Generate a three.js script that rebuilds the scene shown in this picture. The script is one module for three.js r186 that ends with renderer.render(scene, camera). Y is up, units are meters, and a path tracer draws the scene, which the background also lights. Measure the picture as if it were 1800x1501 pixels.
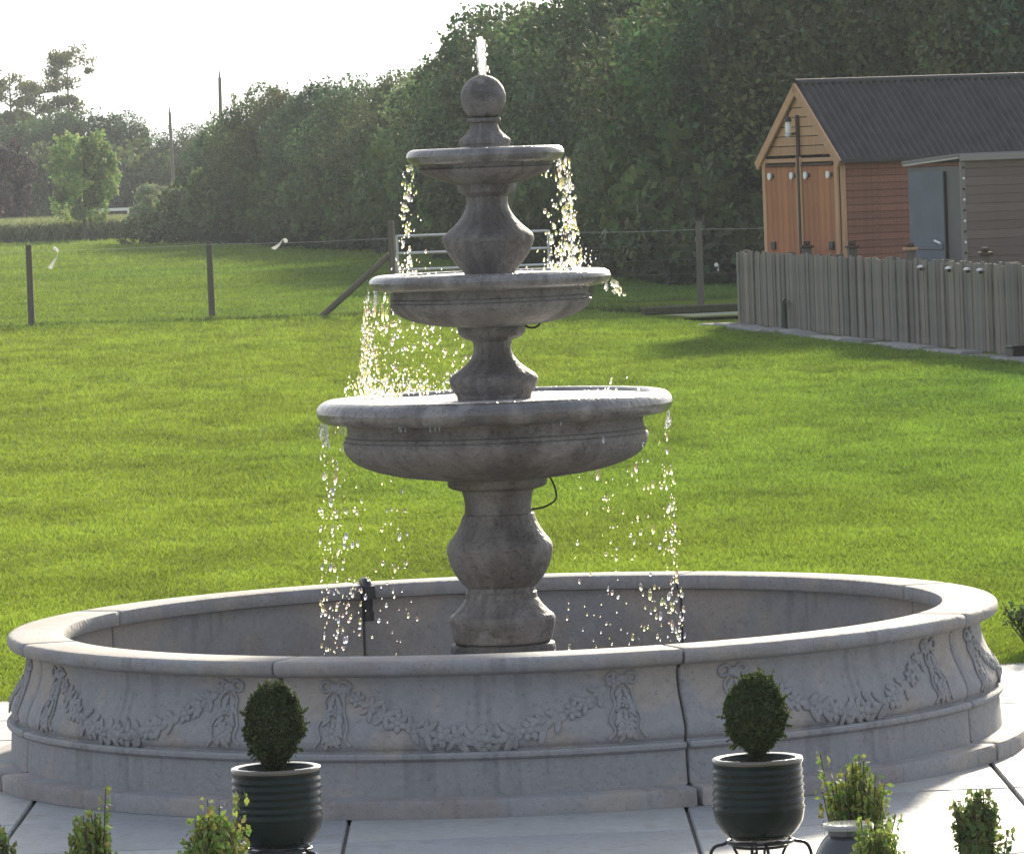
import * as THREE from 'three';
import { mergeGeometries, mergeVertices, toCreasedNormals } from 'three/addons/utils/BufferGeometryUtils.js';

// ------------------------------------------------------------------ camera, sky, sun, exposure
const scene = new THREE.Scene();
const camera = new THREE.PerspectiveCamera(9.327, 1024 / 853, 0.5, 1500);
camera.rotation.order = 'YXZ';
camera.position.set(0, 2.06, 18.48);
camera.rotation.set(-Math.atan(450 / 9200), -29.4 / 9200, -THREE.MathUtils.degToRad(2.1));

const renderer = new THREE.WebGLRenderer({ antialias: true });
renderer.setSize(1024, 853);
renderer.toneMapping = THREE.LinearToneMapping;
renderer.toneMappingExposure = 2.7;
renderer.shadowMap.enabled = true;

const SUN = new THREE.Vector3(0.24, 0.31, -0.97).normalize();
const sun = new THREE.DirectionalLight(new THREE.Color(1, 0.88, 0.7), 4.2);
sun.position.copy(SUN).multiplyScalar(160).add(new THREE.Vector3(0, 0, -40));
sun.target.position.set(0, 0, -40);
Object.assign(sun.shadow.camera, { left: -60, right: 60, top: 60, bottom: -60, near: 1, far: 420 });
sun.shadow.mapSize.set(4096, 4096);
sun.castShadow = true;
sun.shadow.radius = 9; // the evening sun comes through thin haze
scene.add(sun, sun.target);

{ // hazy evening sky: white glow round the sun, pale horizon, soft blue overhead and behind
  const W = 512, H = 256, data = new Float32Array(W * H * 4), d = new THREE.Vector3();
  for (let j = 0; j < H; j++) for (let i = 0; i < W; i++) {
    const phi = ((i + 0.5) / W - 0.5) * 2 * Math.PI, th = ((j + 0.5) / H - 0.5) * Math.PI;
    d.set(Math.cos(th) * Math.cos(phi), Math.sin(th), Math.cos(th) * Math.sin(phi));
    const up = Math.max(0, d.y), c = d.dot(SUN), hz = Math.exp(-up * 3.2);
    const g1 = Math.exp(-(1 - c) * 5), g2 = Math.exp(-(1 - c) * 40), o = (j * W + i) * 4;
    data[o] = 0.18 + 0.24 * hz + 0.50 * g1 + 1.5 * g2;
    data[o + 1] = 0.215 + 0.225 * hz + 0.46 * g1 + 1.4 * g2;
    data[o + 2] = 0.285 + 0.19 * hz + 0.38 * g1 + 1.15 * g2;
    data[o + 3] = 1;
  }
  const sky = new THREE.DataTexture(data, W, H, THREE.RGBAFormat, THREE.FloatType);
  sky.mapping = THREE.EquirectangularReflectionMapping;
  sky.magFilter = sky.minFilter = THREE.LinearFilter;
  sky.needsUpdate = true;
  scene.background = sky; scene.environment = sky;
}
scene.fog = new THREE.FogExp2(new THREE.Color(0.86, 0.92, 0.95), 0.00045);

// ------------------------------------------------------------------ helpers
const { PI, sin, cos, abs, min, max, floor, sqrt, exp, hypot } = Math;
function mulberry(a) { return () => { a |= 0; a = a + 0x6D2B79F5 | 0; let t = Math.imul(a ^ a >>> 15, 1 | a); t = t + Math.imul(t ^ t >>> 7, 61 | t) ^ t; return ((t ^ t >>> 14) >>> 0) / 4294967296; }; }
const hash = (x, y, s) => { let h = Math.imul(x, 374761393) + Math.imul(y, 668265263) + Math.imul(s, 974711); h = Math.imul(h ^ h >>> 13, 1274126177); return ((h ^ h >>> 16) >>> 0) / 4294967296; };
const sm = (t) => t * t * (3 - 2 * t), lerp = (a, b, t) => a + (b - a) * t, clamp = (x, a, b) => min(b, max(a, x));
const step = (a, b, x) => sm(clamp((x - a) / (b - a), 0, 1));
function vnoise(x, y, per, s, py = per) { // value noise, periods per and py (0 = none)
  const xi = floor(x), yi = floor(y), fx = sm(x - xi), fy = sm(y - yi), w = (v) => per ? ((v % per) + per) % per : v, wy = (v) => py ? ((v % py) + py) % py : v;
  const a = hash(w(xi), wy(yi), s), b = hash(w(xi + 1), wy(yi), s), c = hash(w(xi), wy(yi + 1), s), d = hash(w(xi + 1), wy(yi + 1), s);
  return lerp(lerp(a, b, fx), lerp(c, d, fx), fy);
}
function fbm(u, v, freq, oct, s, per = true) { let a = 0.5, t = 0, n = 0; for (let k = 0; k < oct; k++) { t += a * vnoise(u * freq, v * freq, per ? freq : 0, s + k * 17); n += a; a *= 0.55; freq *= 2; } return t / n; }
function tex(n, fn, srgb = true, rx = 1, ry = rx) { // fn(u, v) -> [r,g,b] linear 0..1, tiles
  const data = new Uint8Array(n * n * 4), enc = (x) => { x = clamp(x, 0, 1); return 255 * (srgb ? (x <= 0.0031308 ? 12.92 * x : 1.055 * x ** (1 / 2.4) - 0.055) : x); };
  for (let j = 0; j < n; j++) for (let i = 0; i < n; i++) { const c = fn(i / n, j / n), o = (j * n + i) * 4; data[o] = enc(c[0]); data[o + 1] = enc(c[1]); data[o + 2] = enc(c[2]); data[o + 3] = 255; }
  const t = new THREE.DataTexture(data, n, n); t.wrapS = t.wrapT = THREE.RepeatWrapping; t.magFilter = THREE.LinearFilter; t.minFilter = THREE.LinearMipmapLinearFilter; t.generateMipmaps = true;
  if (srgb) t.colorSpace = THREE.SRGBColorSpace; t.repeat.set(rx, ry); t.needsUpdate = true; return t;
}
const grey = (x) => [x, x, x];
const mix3 = (a, b, t) => [lerp(a[0], b[0], t), lerp(a[1], b[1], t), lerp(a[2], b[2], t)];
const used = new Map();
function numbered(name) { const n = used.get(name) || 0; used.set(name, n + 1); return n ? `${name}_${String(n).padStart(3, '0')}` : name; }
function tag(o, label, category, group, kind) { if (label) o.userData.label = label; if (category) o.userData.category = category; if (group) o.userData.group = group; if (kind) o.userData.kind = kind; return o; }
function thing(name, label, category, pos = [0, 0, 0], turn = 0, group) { const o = new THREE.Group(); o.name = numbered(name); o.position.set(...pos); o.rotation.y = turn; scene.add(o); return tag(o, label, category, group); }
function part(name, geo, mat, parent, label) { const m = new THREE.Mesh(Array.isArray(geo) ? merge(geo) : geo, mat); m.name = parent === scene ? numbered(name) : name; parent.add(m); if (label) m.userData.label = label; return m; }
function merge(list) {
  list = list.map((g) => { g = g.index ? g.toNonIndexed() : g; for (const k of Object.keys(g.attributes)) if (!['position', 'normal', 'uv', 'color'].includes(k)) g.deleteAttribute(k); return g; });
  const col = list.every((g) => g.attributes.color); if (!col) list.forEach((g) => g.deleteAttribute('color'));
  list.forEach((g) => { if (!g.attributes.uv) g.setAttribute('uv', new THREE.BufferAttribute(new Float32Array(g.attributes.position.count * 2), 2)); });
  return mergeGeometries(list);
}
function geoFrom(pos, uv, col, crease) {
  let g = new THREE.BufferGeometry(); g.setAttribute('position', new THREE.Float32BufferAttribute(pos, 3));
  if (uv) g.setAttribute('uv', new THREE.Float32BufferAttribute(uv, 2));
  if (col) g.setAttribute('color', new THREE.Float32BufferAttribute(col, 3));
  if (crease) g = toCreasedNormals(g, crease); else g.computeVertexNormals();
  return g;
}
// box with chamfered edges; uv in metres
function box(w, h, d, x = 0, y = 0, z = 0, c = 0.004) {
  c = min(c, w / 3, h / 3, d / 3); const X = w / 2, Y = h / 2, Z = d / 2, pos = [], uv = [];
  const P = (sx, sy, sz, k) => [sx * (k === 0 ? X : X - c), sy * (k === 1 ? Y : Y - c), sz * (k === 2 ? Z : Z - c)];
  const tri = (a, b, e, out) => {
    const n = [(b[1] - a[1]) * (e[2] - a[2]) - (b[2] - a[2]) * (e[1] - a[1]), (b[2] - a[2]) * (e[0] - a[0]) - (b[0] - a[0]) * (e[2] - a[2]), (b[0] - a[0]) * (e[1] - a[1]) - (b[1] - a[1]) * (e[0] - a[0])];
    const t = n[0] * out[0] + n[1] * out[1] + n[2] * out[2] < 0 ? [a, e, b] : [a, b, e];
    const an = out.map(abs), k = an[0] >= an[1] && an[0] >= an[2] ? 0 : an[1] >= an[2] ? 1 : 2;
    for (const p of t) { pos.push(p[0] + x, p[1] + y, p[2] + z); uv.push(k === 0 ? p[2] : p[0], k === 1 ? p[2] : p[1]); }
  };
  const quad = (a, b, e, f, out) => { tri(a, b, e, out); tri(a, e, f, out); };
  for (const s of [-1, 1]) {
    quad(P(s, -1, -1, 0), P(s, 1, -1, 0), P(s, 1, 1, 0), P(s, -1, 1, 0), [s, 0, 0]);
    quad(P(-1, s, -1, 1), P(1, s, -1, 1), P(1, s, 1, 1), P(-1, s, 1, 1), [0, s, 0]);
    quad(P(-1, -1, s, 2), P(1, -1, s, 2), P(1, 1, s, 2), P(-1, 1, s, 2), [0, 0, s]);
    for (const t of [-1, 1]) {
      quad(P(s, t, -1, 0), P(s, t, 1, 0), P(s, t, 1, 1), P(s, t, -1, 1), [s, t, 0]);
      quad(P(s, -1, t, 0), P(s, 1, t, 0), P(s, 1, t, 2), P(s, -1, t, 2), [s, 0, t]);
      quad(P(-1, s, t, 1), P(1, s, t, 1), P(1, s, t, 2), P(-1, s, t, 2), [0, s, t]);
      for (const r of [-1, 1]) tri(P(s, t, r, 0), P(s, t, r, 1), P(s, t, r, 2), [s, t, r]);
    }
  }
  return geoFrom(pos, uv);
}
function bar(a, b, r0, r1 = r0, n = 8) { // tapered round bar between two points
  const A = new THREE.Vector3(...a), B = new THREE.Vector3(...b), L = A.distanceTo(B);
  const g = new THREE.CylinderGeometry(r1, r0, L, n, 1); g.translate(0, L / 2, 0);
  g.applyQuaternion(new THREE.Quaternion().setFromUnitVectors(new THREE.Vector3(0, 1, 0), B.clone().sub(A).normalize())); g.translate(...a); return g;
}
const tube = (pts, r, seg = 40, n = 8) => new THREE.TubeGeometry(new THREE.CatmullRomCurve3(pts.map((p) => new THREE.Vector3(...p))), seg, r, n);
function lathe(prof, seg = 64, crease = 0.6) { // prof [[r,y]...] bottom to top
  const pos = [], uv = []; let len = 0; const L = prof.map((p, i) => (len += i ? hypot(p[0] - prof[i - 1][0], p[1] - prof[i - 1][1]) : 0)), R = max(...prof.map((p) => p[0]));
  const P = (i, k) => [-prof[i][0] * sin(k / seg * 2 * PI), prof[i][1], prof[i][0] * -cos(k / seg * 2 * PI)];
  for (let i = 0; i + 1 < prof.length; i++) for (let k = 0; k < seg; k++) {
    const q = [[i, k], [i, k + 1], [i + 1, k + 1], [i + 1, k]];
    for (const t of [[0, 1, 2], [0, 2, 3]]) for (const v of t) { pos.push(...P(...q[v])); uv.push(q[v][1] / seg * max(1, Math.round(2 * PI * R)), L[q[v][0]]); }
  }
  return geoFrom(pos, uv, null, crease);
}
// smooth curve through control points of a lathe profile; a point with a third entry is a hard corner
function profile(pts, sub = 5) {
  const out = []; let run = [];
  const flush = () => { if (run.length > 2) { const c = new THREE.CatmullRomCurve3(run.map((p) => new THREE.Vector3(p[0], p[1], 0)), false, 'centripetal'); c.getPoints((run.length - 1) * sub).forEach((p) => out.push([max(0, p.x), p.y])); } else run.forEach((p) => out.push([p[0], p[1]])); };
  pts.forEach((p, i) => { run.push(p); if (p[2] && i) { flush(); run = [p]; } }); if (run.length > 1) flush();
  return out.filter((p, i) => !i || hypot(p[0] - out[i - 1][0], p[1] - out[i - 1][1]) > 1e-5);
}
// ring segment: closed profile polygon (r, y) swept over an arc about y, ends eased by inset
function sector(prof, a0, a1, seg, ease = 0.005, crease = 0.7) {
  let area = 0; prof.forEach((p, i) => { const q = prof[(i + 1) % prof.length]; area += p[0] * q[1] - q[0] * p[1]; });
  if (area < 0) prof = prof.slice().reverse();
  const N = prof.length, nrm = prof.map((p, i) => { const a = prof[(i + N - 1) % N], b = prof[(i + 1) % N]; const x = b[1] - a[1], y = -(b[0] - a[0]), l = hypot(x, y) || 1; return [x / l, y / l]; });
  let len = 0; const L = prof.map((p, i) => (len += i ? hypot(p[0] - prof[i - 1][0], p[1] - prof[i - 1][1]) : 0)); L.push(len + 0.1);
  const R = prof[0][0], da = ease / R, st = [[a0, ease], [a0 + da * 0.35, ease * 0.35], [a0 + da, 0]];
  for (let k = 1; k < seg; k++) st.push([lerp(a0 + da, a1 - da, k / seg), 0]);
  st.push([a1 - da, 0], [a1 - da * 0.35, ease * 0.35], [a1, ease]);
  const P = (i, j) => { j %= N; const r = prof[j][0] - nrm[j][0] * st[i][1], y = prof[j][1] - nrm[j][1] * st[i][1]; return [r * sin(st[i][0]), y, r * cos(st[i][0])]; };
  const pos = [], uv = [];
  for (let i = 0; i + 1 < st.length; i++) for (let j = 0; j < N; j++) {
    const q = [[i, j], [i + 1, j], [i + 1, j + 1], [i, j + 1]];
    for (const t of [[0, 1, 2], [0, 2, 3]]) for (const v of t) { pos.push(...P(...q[v])); uv.push(st[q[v][0]][0] * R, L[q[v][1]]); }
  }
  const ends = THREE.ShapeUtils.triangulateShape(prof.map((p) => new THREE.Vector2(p[0], p[1])), []);
  for (const [i, flip] of [[0, true], [st.length - 1, false]]) for (const f of ends) for (const j of flip ? f : f.slice().reverse()) { pos.push(...P(i, j)); uv.push(prof[j][0], prof[j][1]); }
  const g = geoFrom(pos, uv, null, crease);
  return g;
}
const M4 = (p, q, s) => new THREE.Matrix4().compose(p, q, s), E = (x, y, z) => new THREE.Quaternion().setFromEuler(new THREE.Euler(x, y, z));
const V = (x, y, z) => new THREE.Vector3(x, y, z);
const std = (o) => new THREE.MeshStandardMaterial(o), phy = (o) => new THREE.MeshPhysicalMaterial(o);

// ------------------------------------------------------------------ materials
const castTex = tex(1024, (u, v) => { // pale cast stone with grey bloom and tan staining
  const a = fbm(u, v, 4, 5, 11), b = fbm(u, v, 3, 4, 47), c = fbm(u, v, 64, 3, 91), s = step(0.46, 0.72, fbm(u, v, 4, 5, 133));
  let k = mix3([0.37, 0.335, 0.3], [0.3, 0.3, 0.305], step(0.4, 0.62, a)); k = mix3(k, [0.25, 0.2, 0.165], s * 0.5); k = mix3(k, [0.4, 0.39, 0.375], step(0.58, 0.75, b) * 0.5);
  const run = step(0.6, 0.9, 0.6 * vnoise(u * 22, v * 3, 22, 153, 3) + 0.4 * vnoise(u * 60, v * 6, 60, 155, 6)), pit = fbm(u, v, 120, 2, 163); return k.map((x) => 0.86 * x * (0.88 + 0.24 * c) * (1 - 0.2 * run) * (pit > 0.77 ? 0.8 : 1));
});
const castBump = tex(512, (u, v) => grey(0.6 * fbm(u, v, 24, 4, 5) + 0.4 * fbm(u, v, 90, 2, 8)), false);
const mCast = std({ map: castTex, bumpMap: castBump, bumpScale: 0.004, roughness: 0.85 });
const mRelief = std({ map: castTex, roughness: 0.85 });
const mMortar = std({ color: new THREE.Color().setRGB(0.12, 0.113, 0.105), roughness: 1 });
const bodyTex = (dry, damp, pale, seed) => tex(1024, (u, v) => { // weathered cast stone, damp in runs, specked with lime
  const st = 0.55 * vnoise(u * 14, v * 3, 14, seed, 3) + 0.3 * vnoise(u * 33, v * 7, 33, seed + 1, 7) + 0.15 * vnoise(u * 70, v * 20, 70, seed + 2, 20), a = fbm(u, v, 5, 5, seed + 50), c = fbm(u, v, 70, 3, seed + 60), p = fbm(u, v, 110, 2, seed + 70);
  const w = step(0.42, 0.64, 0.45 * st + 0.55 * a);
  let k = mix3(dry, damp, w); k = mix3(k, pale, step(0.56, 0.72, fbm(u, v, 9, 5, seed + 80)) * 0.6); k = mix3(k, [dry[0] * 0.9, dry[1] * 0.68, dry[2] * 0.5], step(0.58, 0.75, fbm(u, v, 5, 4, seed + 90)) * 0.45); return k.map((x) => 0.88 * x * (p > 0.72 ? 0.7 : 1) * (0.8 + 0.4 * c));
});
const bodyBump = tex(512, (u, v) => { const p = fbm(u, v, 60, 2, 85); return grey(0.5 * fbm(u, v, 14, 5, 81) + 0.35 * fbm(u, v, 80, 2, 83) + (p > 0.68 ? -0.25 : 0.1)); }, false);
const wetRough = tex(512, (u, v) => grey(0.42 + 0.5 * fbm(u, v, 6, 4, 77)), false);
const mBody = std({ map: bodyTex([0.2, 0.187, 0.177], [0.118, 0.106, 0.099], [0.26, 0.25, 0.235], 21), roughnessMap: wetRough, roughness: 1, bumpMap: bodyBump, bumpScale: 0.006 });
const mDamp = std({ map: bodyTex([0.09, 0.08, 0.072], [0.04, 0.036, 0.033], [0.12, 0.11, 0.1], 221), roughness: 0.6, bumpMap: bodyBump, bumpScale: 0.006 });
const rimRough = tex(512, (u, v) => grey(0.16 + 0.4 * fbm(u, v, 8, 4, 97)), false);
const mWet = phy({ map: bodyTex([0.2, 0.19, 0.18], [0.11, 0.104, 0.1], [0.27, 0.26, 0.245], 121), roughnessMap: rimRough, roughness: 1, bumpMap: bodyBump, bumpScale: 0.005, clearcoat: 0.6, clearcoatRoughness: 0.2 });
const slabTex = tex(1024, (u, v) => { const a = fbm(u, v, 3, 5, 301), c = fbm(u, v, 80, 3, 311), s = step(0.62, 0.8, fbm(u, v, 12, 3, 331)); const g = step(0.55, 0.75, fbm(u, v, 5, 5, 361)); let k = mix3([0.24, 0.247, 0.255], [0.32, 0.323, 0.325], a); k = mix3(k, [0.22, 0.21, 0.19], s * 0.55); k = mix3(k, [0.23, 0.235, 0.22], g * 0.5); return k.map((x) => x * (0.84 + 0.32 * c)); });
const slabBump = tex(512, (u, v) => grey(0.7 * fbm(u, v, 8, 5, 341) + 0.3 * fbm(u, v, 64, 2, 351)), false);
const slabMats = [[1, 1, 1], [0.88, 0.88, 0.9], [1.1, 1.08, 1.04]].map((c) => std({ map: slabTex, color: new THREE.Color().setRGB(...c), bumpMap: slabBump, bumpScale: 0.004, roughness: 0.62 }));
const woodTex = (a, b, seed) => tex(512, (u, v) => { const g = fbm(u * 10 + 0.5 * fbm(u, v, 3, 2, seed), v * 0.7, 8, 4, seed + 3, false), f = fbm(u, v, 5, 3, seed + 9), l = fbm(u * 40, v, 4, 2, seed + 13, false); return mix3(a, b, clamp(0.5 * g + 0.3 * f + 0.3 * l, 0, 1)).map((x) => x * (0.85 + 0.3 * l)); });
const greyWood = woodTex([0.09, 0.088, 0.08], [0.235, 0.23, 0.215], 401);
const picketMats = [[1.08, 1.0, 0.93], [0.88, 0.86, 0.82], [1.25, 1.12, 1.0], [1.0, 1.0, 0.92], [0.78, 0.73, 0.69]].map((c) => std({ map: greyWood, color: new THREE.Color().setRGB(...c), roughness: 0.9 }));
const mPost = std({ map: woodTex([0.06, 0.055, 0.045], [0.17, 0.15, 0.12], 431), roughness: 0.95 });
const orangeWood = woodTex([0.28, 0.105, 0.042], [0.44, 0.19, 0.085], 451), tanWood = woodTex([0.36, 0.2, 0.11], [0.5, 0.31, 0.18], 471), redWood = woodTex([0.17, 0.075, 0.05], [0.28, 0.125, 0.085], 491);
const tints = (t) => [1, 0.9, 1.1, 0.96].map((k) => std({ map: t, color: new THREE.Color().setRGB(k, k, k), roughness: 0.8 }));
const mOrange = tints(orangeWood), mTan = tints(tanWood), mRed = tints(redWood);
const mBrownDark = std({ color: new THREE.Color().setRGB(0.06, 0.032, 0.02), roughness: 0.8 });
const mRoof = std({ map: tex(512, (u, v) => grey(0.03 + 0.035 * fbm(u, v, 8, 4, 511))), roughness: 0.75 });
const mIron = std({ color: new THREE.Color().setRGB(0.018, 0.018, 0.018), roughness: 0.45, metalness: 0.3 });
const mGalv = std({ map: tex(256, (u, v) => grey(0.42 + 0.2 * fbm(u, v, 9, 3, 521))), roughness: 0.5, metalness: 0.6 });
const mWire = std({ color: new THREE.Color().setRGB(0.16, 0.16, 0.15), roughness: 0.7 });
const mWhite = std({ color: new THREE.Color().setRGB(0.78, 0.78, 0.76), roughness: 0.6 });
const mTape = phy({ color: new THREE.Color().setRGB(0.85, 0.85, 0.85), roughness: 0.7, transmission: 0.45, thickness: 0, side: THREE.DoubleSide });
const mSoil = std({ map: tex(512, (u, v) => mix3([0.03, 0.022, 0.015], [0.08, 0.06, 0.04], fbm(u, v, 24, 4, 541))), roughness: 1 });
const mBark = std({ map: woodTex([0.05, 0.042, 0.032], [0.14, 0.12, 0.095], 561), roughness: 1 });
const leafMat = (t = 0.42) => phy({ color: new THREE.Color(1, 1, 1), vertexColors: true, roughness: 0.85, transmission: t, thickness: 0, side: THREE.DoubleSide, specularIntensity: 0.5 });
const leafTints = [[1.5, 1.5, 1.45], [1.25, 1.34, 1.35], [1.7, 1.55, 1.35], [1.65, 1.75, 1.65], [1.4, 1.22, 1.1]].map((c) => { const m = leafMat(0.4); m.color.setRGB(...c); return m; });
const mLeaf = leafTints[0], mBoxLeaf = leafMat(0.45);
const mWater = phy({ color: new THREE.Color(1, 1, 1), roughness: 0.06, transmission: 1, thickness: 0.5, ior: 1.33, attenuationColor: new THREE.Color(0.55, 0.62, 0.55), attenuationDistance: 0.8, bumpMap: tex(512, (u, v) => grey(0.6 * fbm(u, v, 10, 3, 601) + 0.4 * fbm(u, v, 28, 3, 611)), false, 3), bumpScale: 0.012 });
const mDrop = phy({ color: new THREE.Color(1, 1, 1), roughness: 0.22, transmission: 0.9, thickness: 0.02, ior: 1.33 });
const mFoam = phy({ color: new THREE.Color(0.95, 0.95, 0.95), roughness: 0.7, transmission: 0.75, thickness: 0, side: THREE.DoubleSide });

// ------------------------------------------------------------------ ground, lawn and meadow
const grassBase = tex(1024, (u, v) => { const a = fbm(u, v, 8, 5, 701), b = fbm(u, v, 60, 3, 711); return mix3([0.06, 0.095, 0.015], [0.13, 0.16, 0.03], 0.6 * a + 0.4 * b); }, true);
{
  const g = new THREE.PlaneGeometry(1600, 1600, 1, 1); g.rotateX(-PI / 2);
  const uv = g.attributes.uv; for (let i = 0; i < uv.count; i++) uv.setXY(i, uv.getX(i) * 300, uv.getY(i) * 300);
  const o = part('ground', g, phy({ map: grassBase, roughness: 1, specularIntensity: 0 }), scene); o.position.set(0, -0.03, -300); tag(o, null, null, null, 'structure');
}
function tuftGeo(seed, n, h, w, spread) {
  const r = mulberry(seed), pos = [], col = [];
  for (let k = 0; k < n; k++) {
    const a = r() * 2 * PI, b = r() * 2 * PI, x = spread * sqrt(r()) * cos(a), z = spread * sqrt(r()) * sin(a), hh = h * (0.55 + 0.6 * r()), lean = hh * (0.2 + 0.6 * r()), t = r() * 2 * PI;
    const c = 0.75 + 0.5 * r(), dx = w / 2 * cos(b), dz = w / 2 * sin(b), lx = lean * cos(t), lz = lean * sin(t);
    pos.push(x - dx, 0, z - dz, x + dx, 0, z + dz, x + lx * 0.35 + dx * 0.7, hh * 0.6, z + lz * 0.35 + dz * 0.7);
    pos.push(x - dx, 0, z - dz, x + lx * 0.35 + dx * 0.7, hh * 0.6, z + lz * 0.35 + dz * 0.7, x + lx, hh, z + lz);
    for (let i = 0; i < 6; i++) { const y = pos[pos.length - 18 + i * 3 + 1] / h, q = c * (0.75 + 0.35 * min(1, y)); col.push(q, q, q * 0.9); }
  }
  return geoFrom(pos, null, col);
}
const mGrass = phy({ color: new THREE.Color(1, 1, 1), vertexColors: true, roughness: 0.75, transmission: 0.5, thickness: 0, side: THREE.DoubleSide, specularIntensity: 0.5 });
const fenceX = (z) => 3.139 + (47.77 + z) * 0.1555; // line of the paling fence
function scatterGrass(name, label, geo, count, seed, place) {
  const m = new THREE.InstancedMesh(geo, mGrass, count), r = mulberry(seed), c = new THREE.Color(); let k = 0;
  while (k < count) {
    const p = place(r); if (!p) continue;
    m.setMatrixAt(k, M4(V(p.x, p.y ?? -0.02, p.z), E(0, r() * 6.28, 0), V(p.s, p.s * p.h, p.s))); m.setColorAt(k, c.setRGB(...p.c)); k++;
  }
  m.name = numbered(name); scene.add(m); return tag(m, label, 'grass', null, 'stuff');
}
const CZ = 18.48;
function grassTone(x, z, r) { // lush and yellower patches, thin stripes of wear
  const big = fbm(x * 0.11 + 50, z * 0.06 + 50, 1, 4, 801, false), mid = fbm(x * 2.2 + 90, z * 0.8 + 90, 1, 4, 811, false), j = 0.8 + 0.4 * r();
  const y = clamp(0.5 + (big - 0.5) * 1.8 - x * 0.075, 0, 1);
  return mix3([0.125, 0.25, 0.034], [0.235, 0.315, 0.04], y).map((q) => q * j * (0.62 + 0.76 * mid));
}
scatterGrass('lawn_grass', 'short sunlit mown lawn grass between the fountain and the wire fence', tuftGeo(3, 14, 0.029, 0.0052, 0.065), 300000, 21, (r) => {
  const d = 1 / lerp(1 / 21.05, 1 / 77, r()), z = CZ - d, x = (r() * 2 - 1) * (0.15 * d + 3);
  if (z < -33 && x > fenceX(z) - 0.25) return null;
  const n = fbm(x * 2.6 + 9, z * 1.1 + 9, 1, 3, 821, false);
  return { x, z, s: (0.7 + 0.6 * r()) * (0.75 + d / 70), h: 0.5 + 1.0 * n, c: grassTone(x, z, r) };
});
scatterGrass('meadow_grass', 'rougher pasture grass in the field beyond the wire fence', tuftGeo(5, 12, 0.075, 0.014, 0.16), 170000, 22, (r) => {
  const d = 1 / lerp(1 / 76, 1 / 205, r() ** 0.9), z = CZ - d, x = (r() * 2 - 1) * (0.16 * d + 4);
  if (x > fenceX(z) + 0.5 && z > -62) return null;
  const n = fbm(x * 0.5 + 9, z * 0.22 + 9, 1, 3, 831, false);
  return { x, z, s: (0.8 + 0.7 * r()) * d / 90, h: 0.5 + 1.0 * n, c: grassTone(x, z, r).map((q, i) => q * [0.82, 0.86, 1][i]) };
});
scatterGrass('tall_grass', 'strip of tall uncut grass along the far field edge under the trees', tuftGeo(7, 14, 0.9, 0.03, 0.3), 5200, 23, (r) => {
  const x = -21 + r() * 9.6, z = -172 - r() * 7; return { x, z, s: 0.7 + 0.45 * r(), h: 1, c: mix3([0.17, 0.23, 0.1], [0.3, 0.31, 0.17], r()) };
});
{ // rougher tufts along the foot of the wire fence where no mower reaches
  scatterGrass('fence_line_grass', 'darker long grass left along the foot of the wire fence', tuftGeo(9, 14, 0.1, 0.012, 0.14), 700, 24, (r) => {
    const x = -8 + r() * 11, z = -58.6 + x * 0.05 + (x > 0 ? x * 0.9 : 0) + (r() - 0.5) * 0.5; return { x, z, s: 0.6 + 0.7 * r(), h: 1, c: mix3([0.1, 0.17, 0.03], [0.17, 0.23, 0.05], r()) };
  });
}

// ------------------------------------------------------------------ patio
{
  const patio = new THREE.Group(); patio.name = 'patio'; scene.add(patio); tag(patio, null, null, null, 'structure');
  const r = mulberry(55);
  part('bedding', box(12.9, 0.06, 10.6, 0.0, -0.046, 2.7), mMortar, patio);
  const xs = [-5.9, -4.83, -3.75, -2.68, -1.6, -0.515, 0.568, 1.634, 2.7, 3.78, 4.85, 5.9], zs = [-2.59, -1.78, -1.05, -0.2, 0.7, 1.56, 2.33, 3.15, 4.0, 4.85, 5.7, 6.5, 7.4];
  const vars = new Map();
  for (let i = 0; i + 1 < xs.length; i++) for (let j = 0; j + 1 < zs.length; j++) {
    const gap = 0.012, w = xs[i + 1] - xs[i] - gap, d = zs[j + 1] - zs[j] - gap, key = w.toFixed(3) + d.toFixed(3);
    if (!vars.has(key)) vars.set(key, box(w, 0.04, d, 0, 0, 0, 0.005));
    const m = part('paving_slab', vars.get(key), slabMats[floor(r() * 3)], patio);
    m.position.set((xs[i] + xs[i + 1]) / 2, -0.02 + (r() - 0.5) * 0.002, (zs[j] + zs[j + 1]) / 2); m.rotation.set((r() - 0.5) * 0.002, floor(r() * 2) * PI, (r() - 0.5) * 0.002);
  }
}

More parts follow.
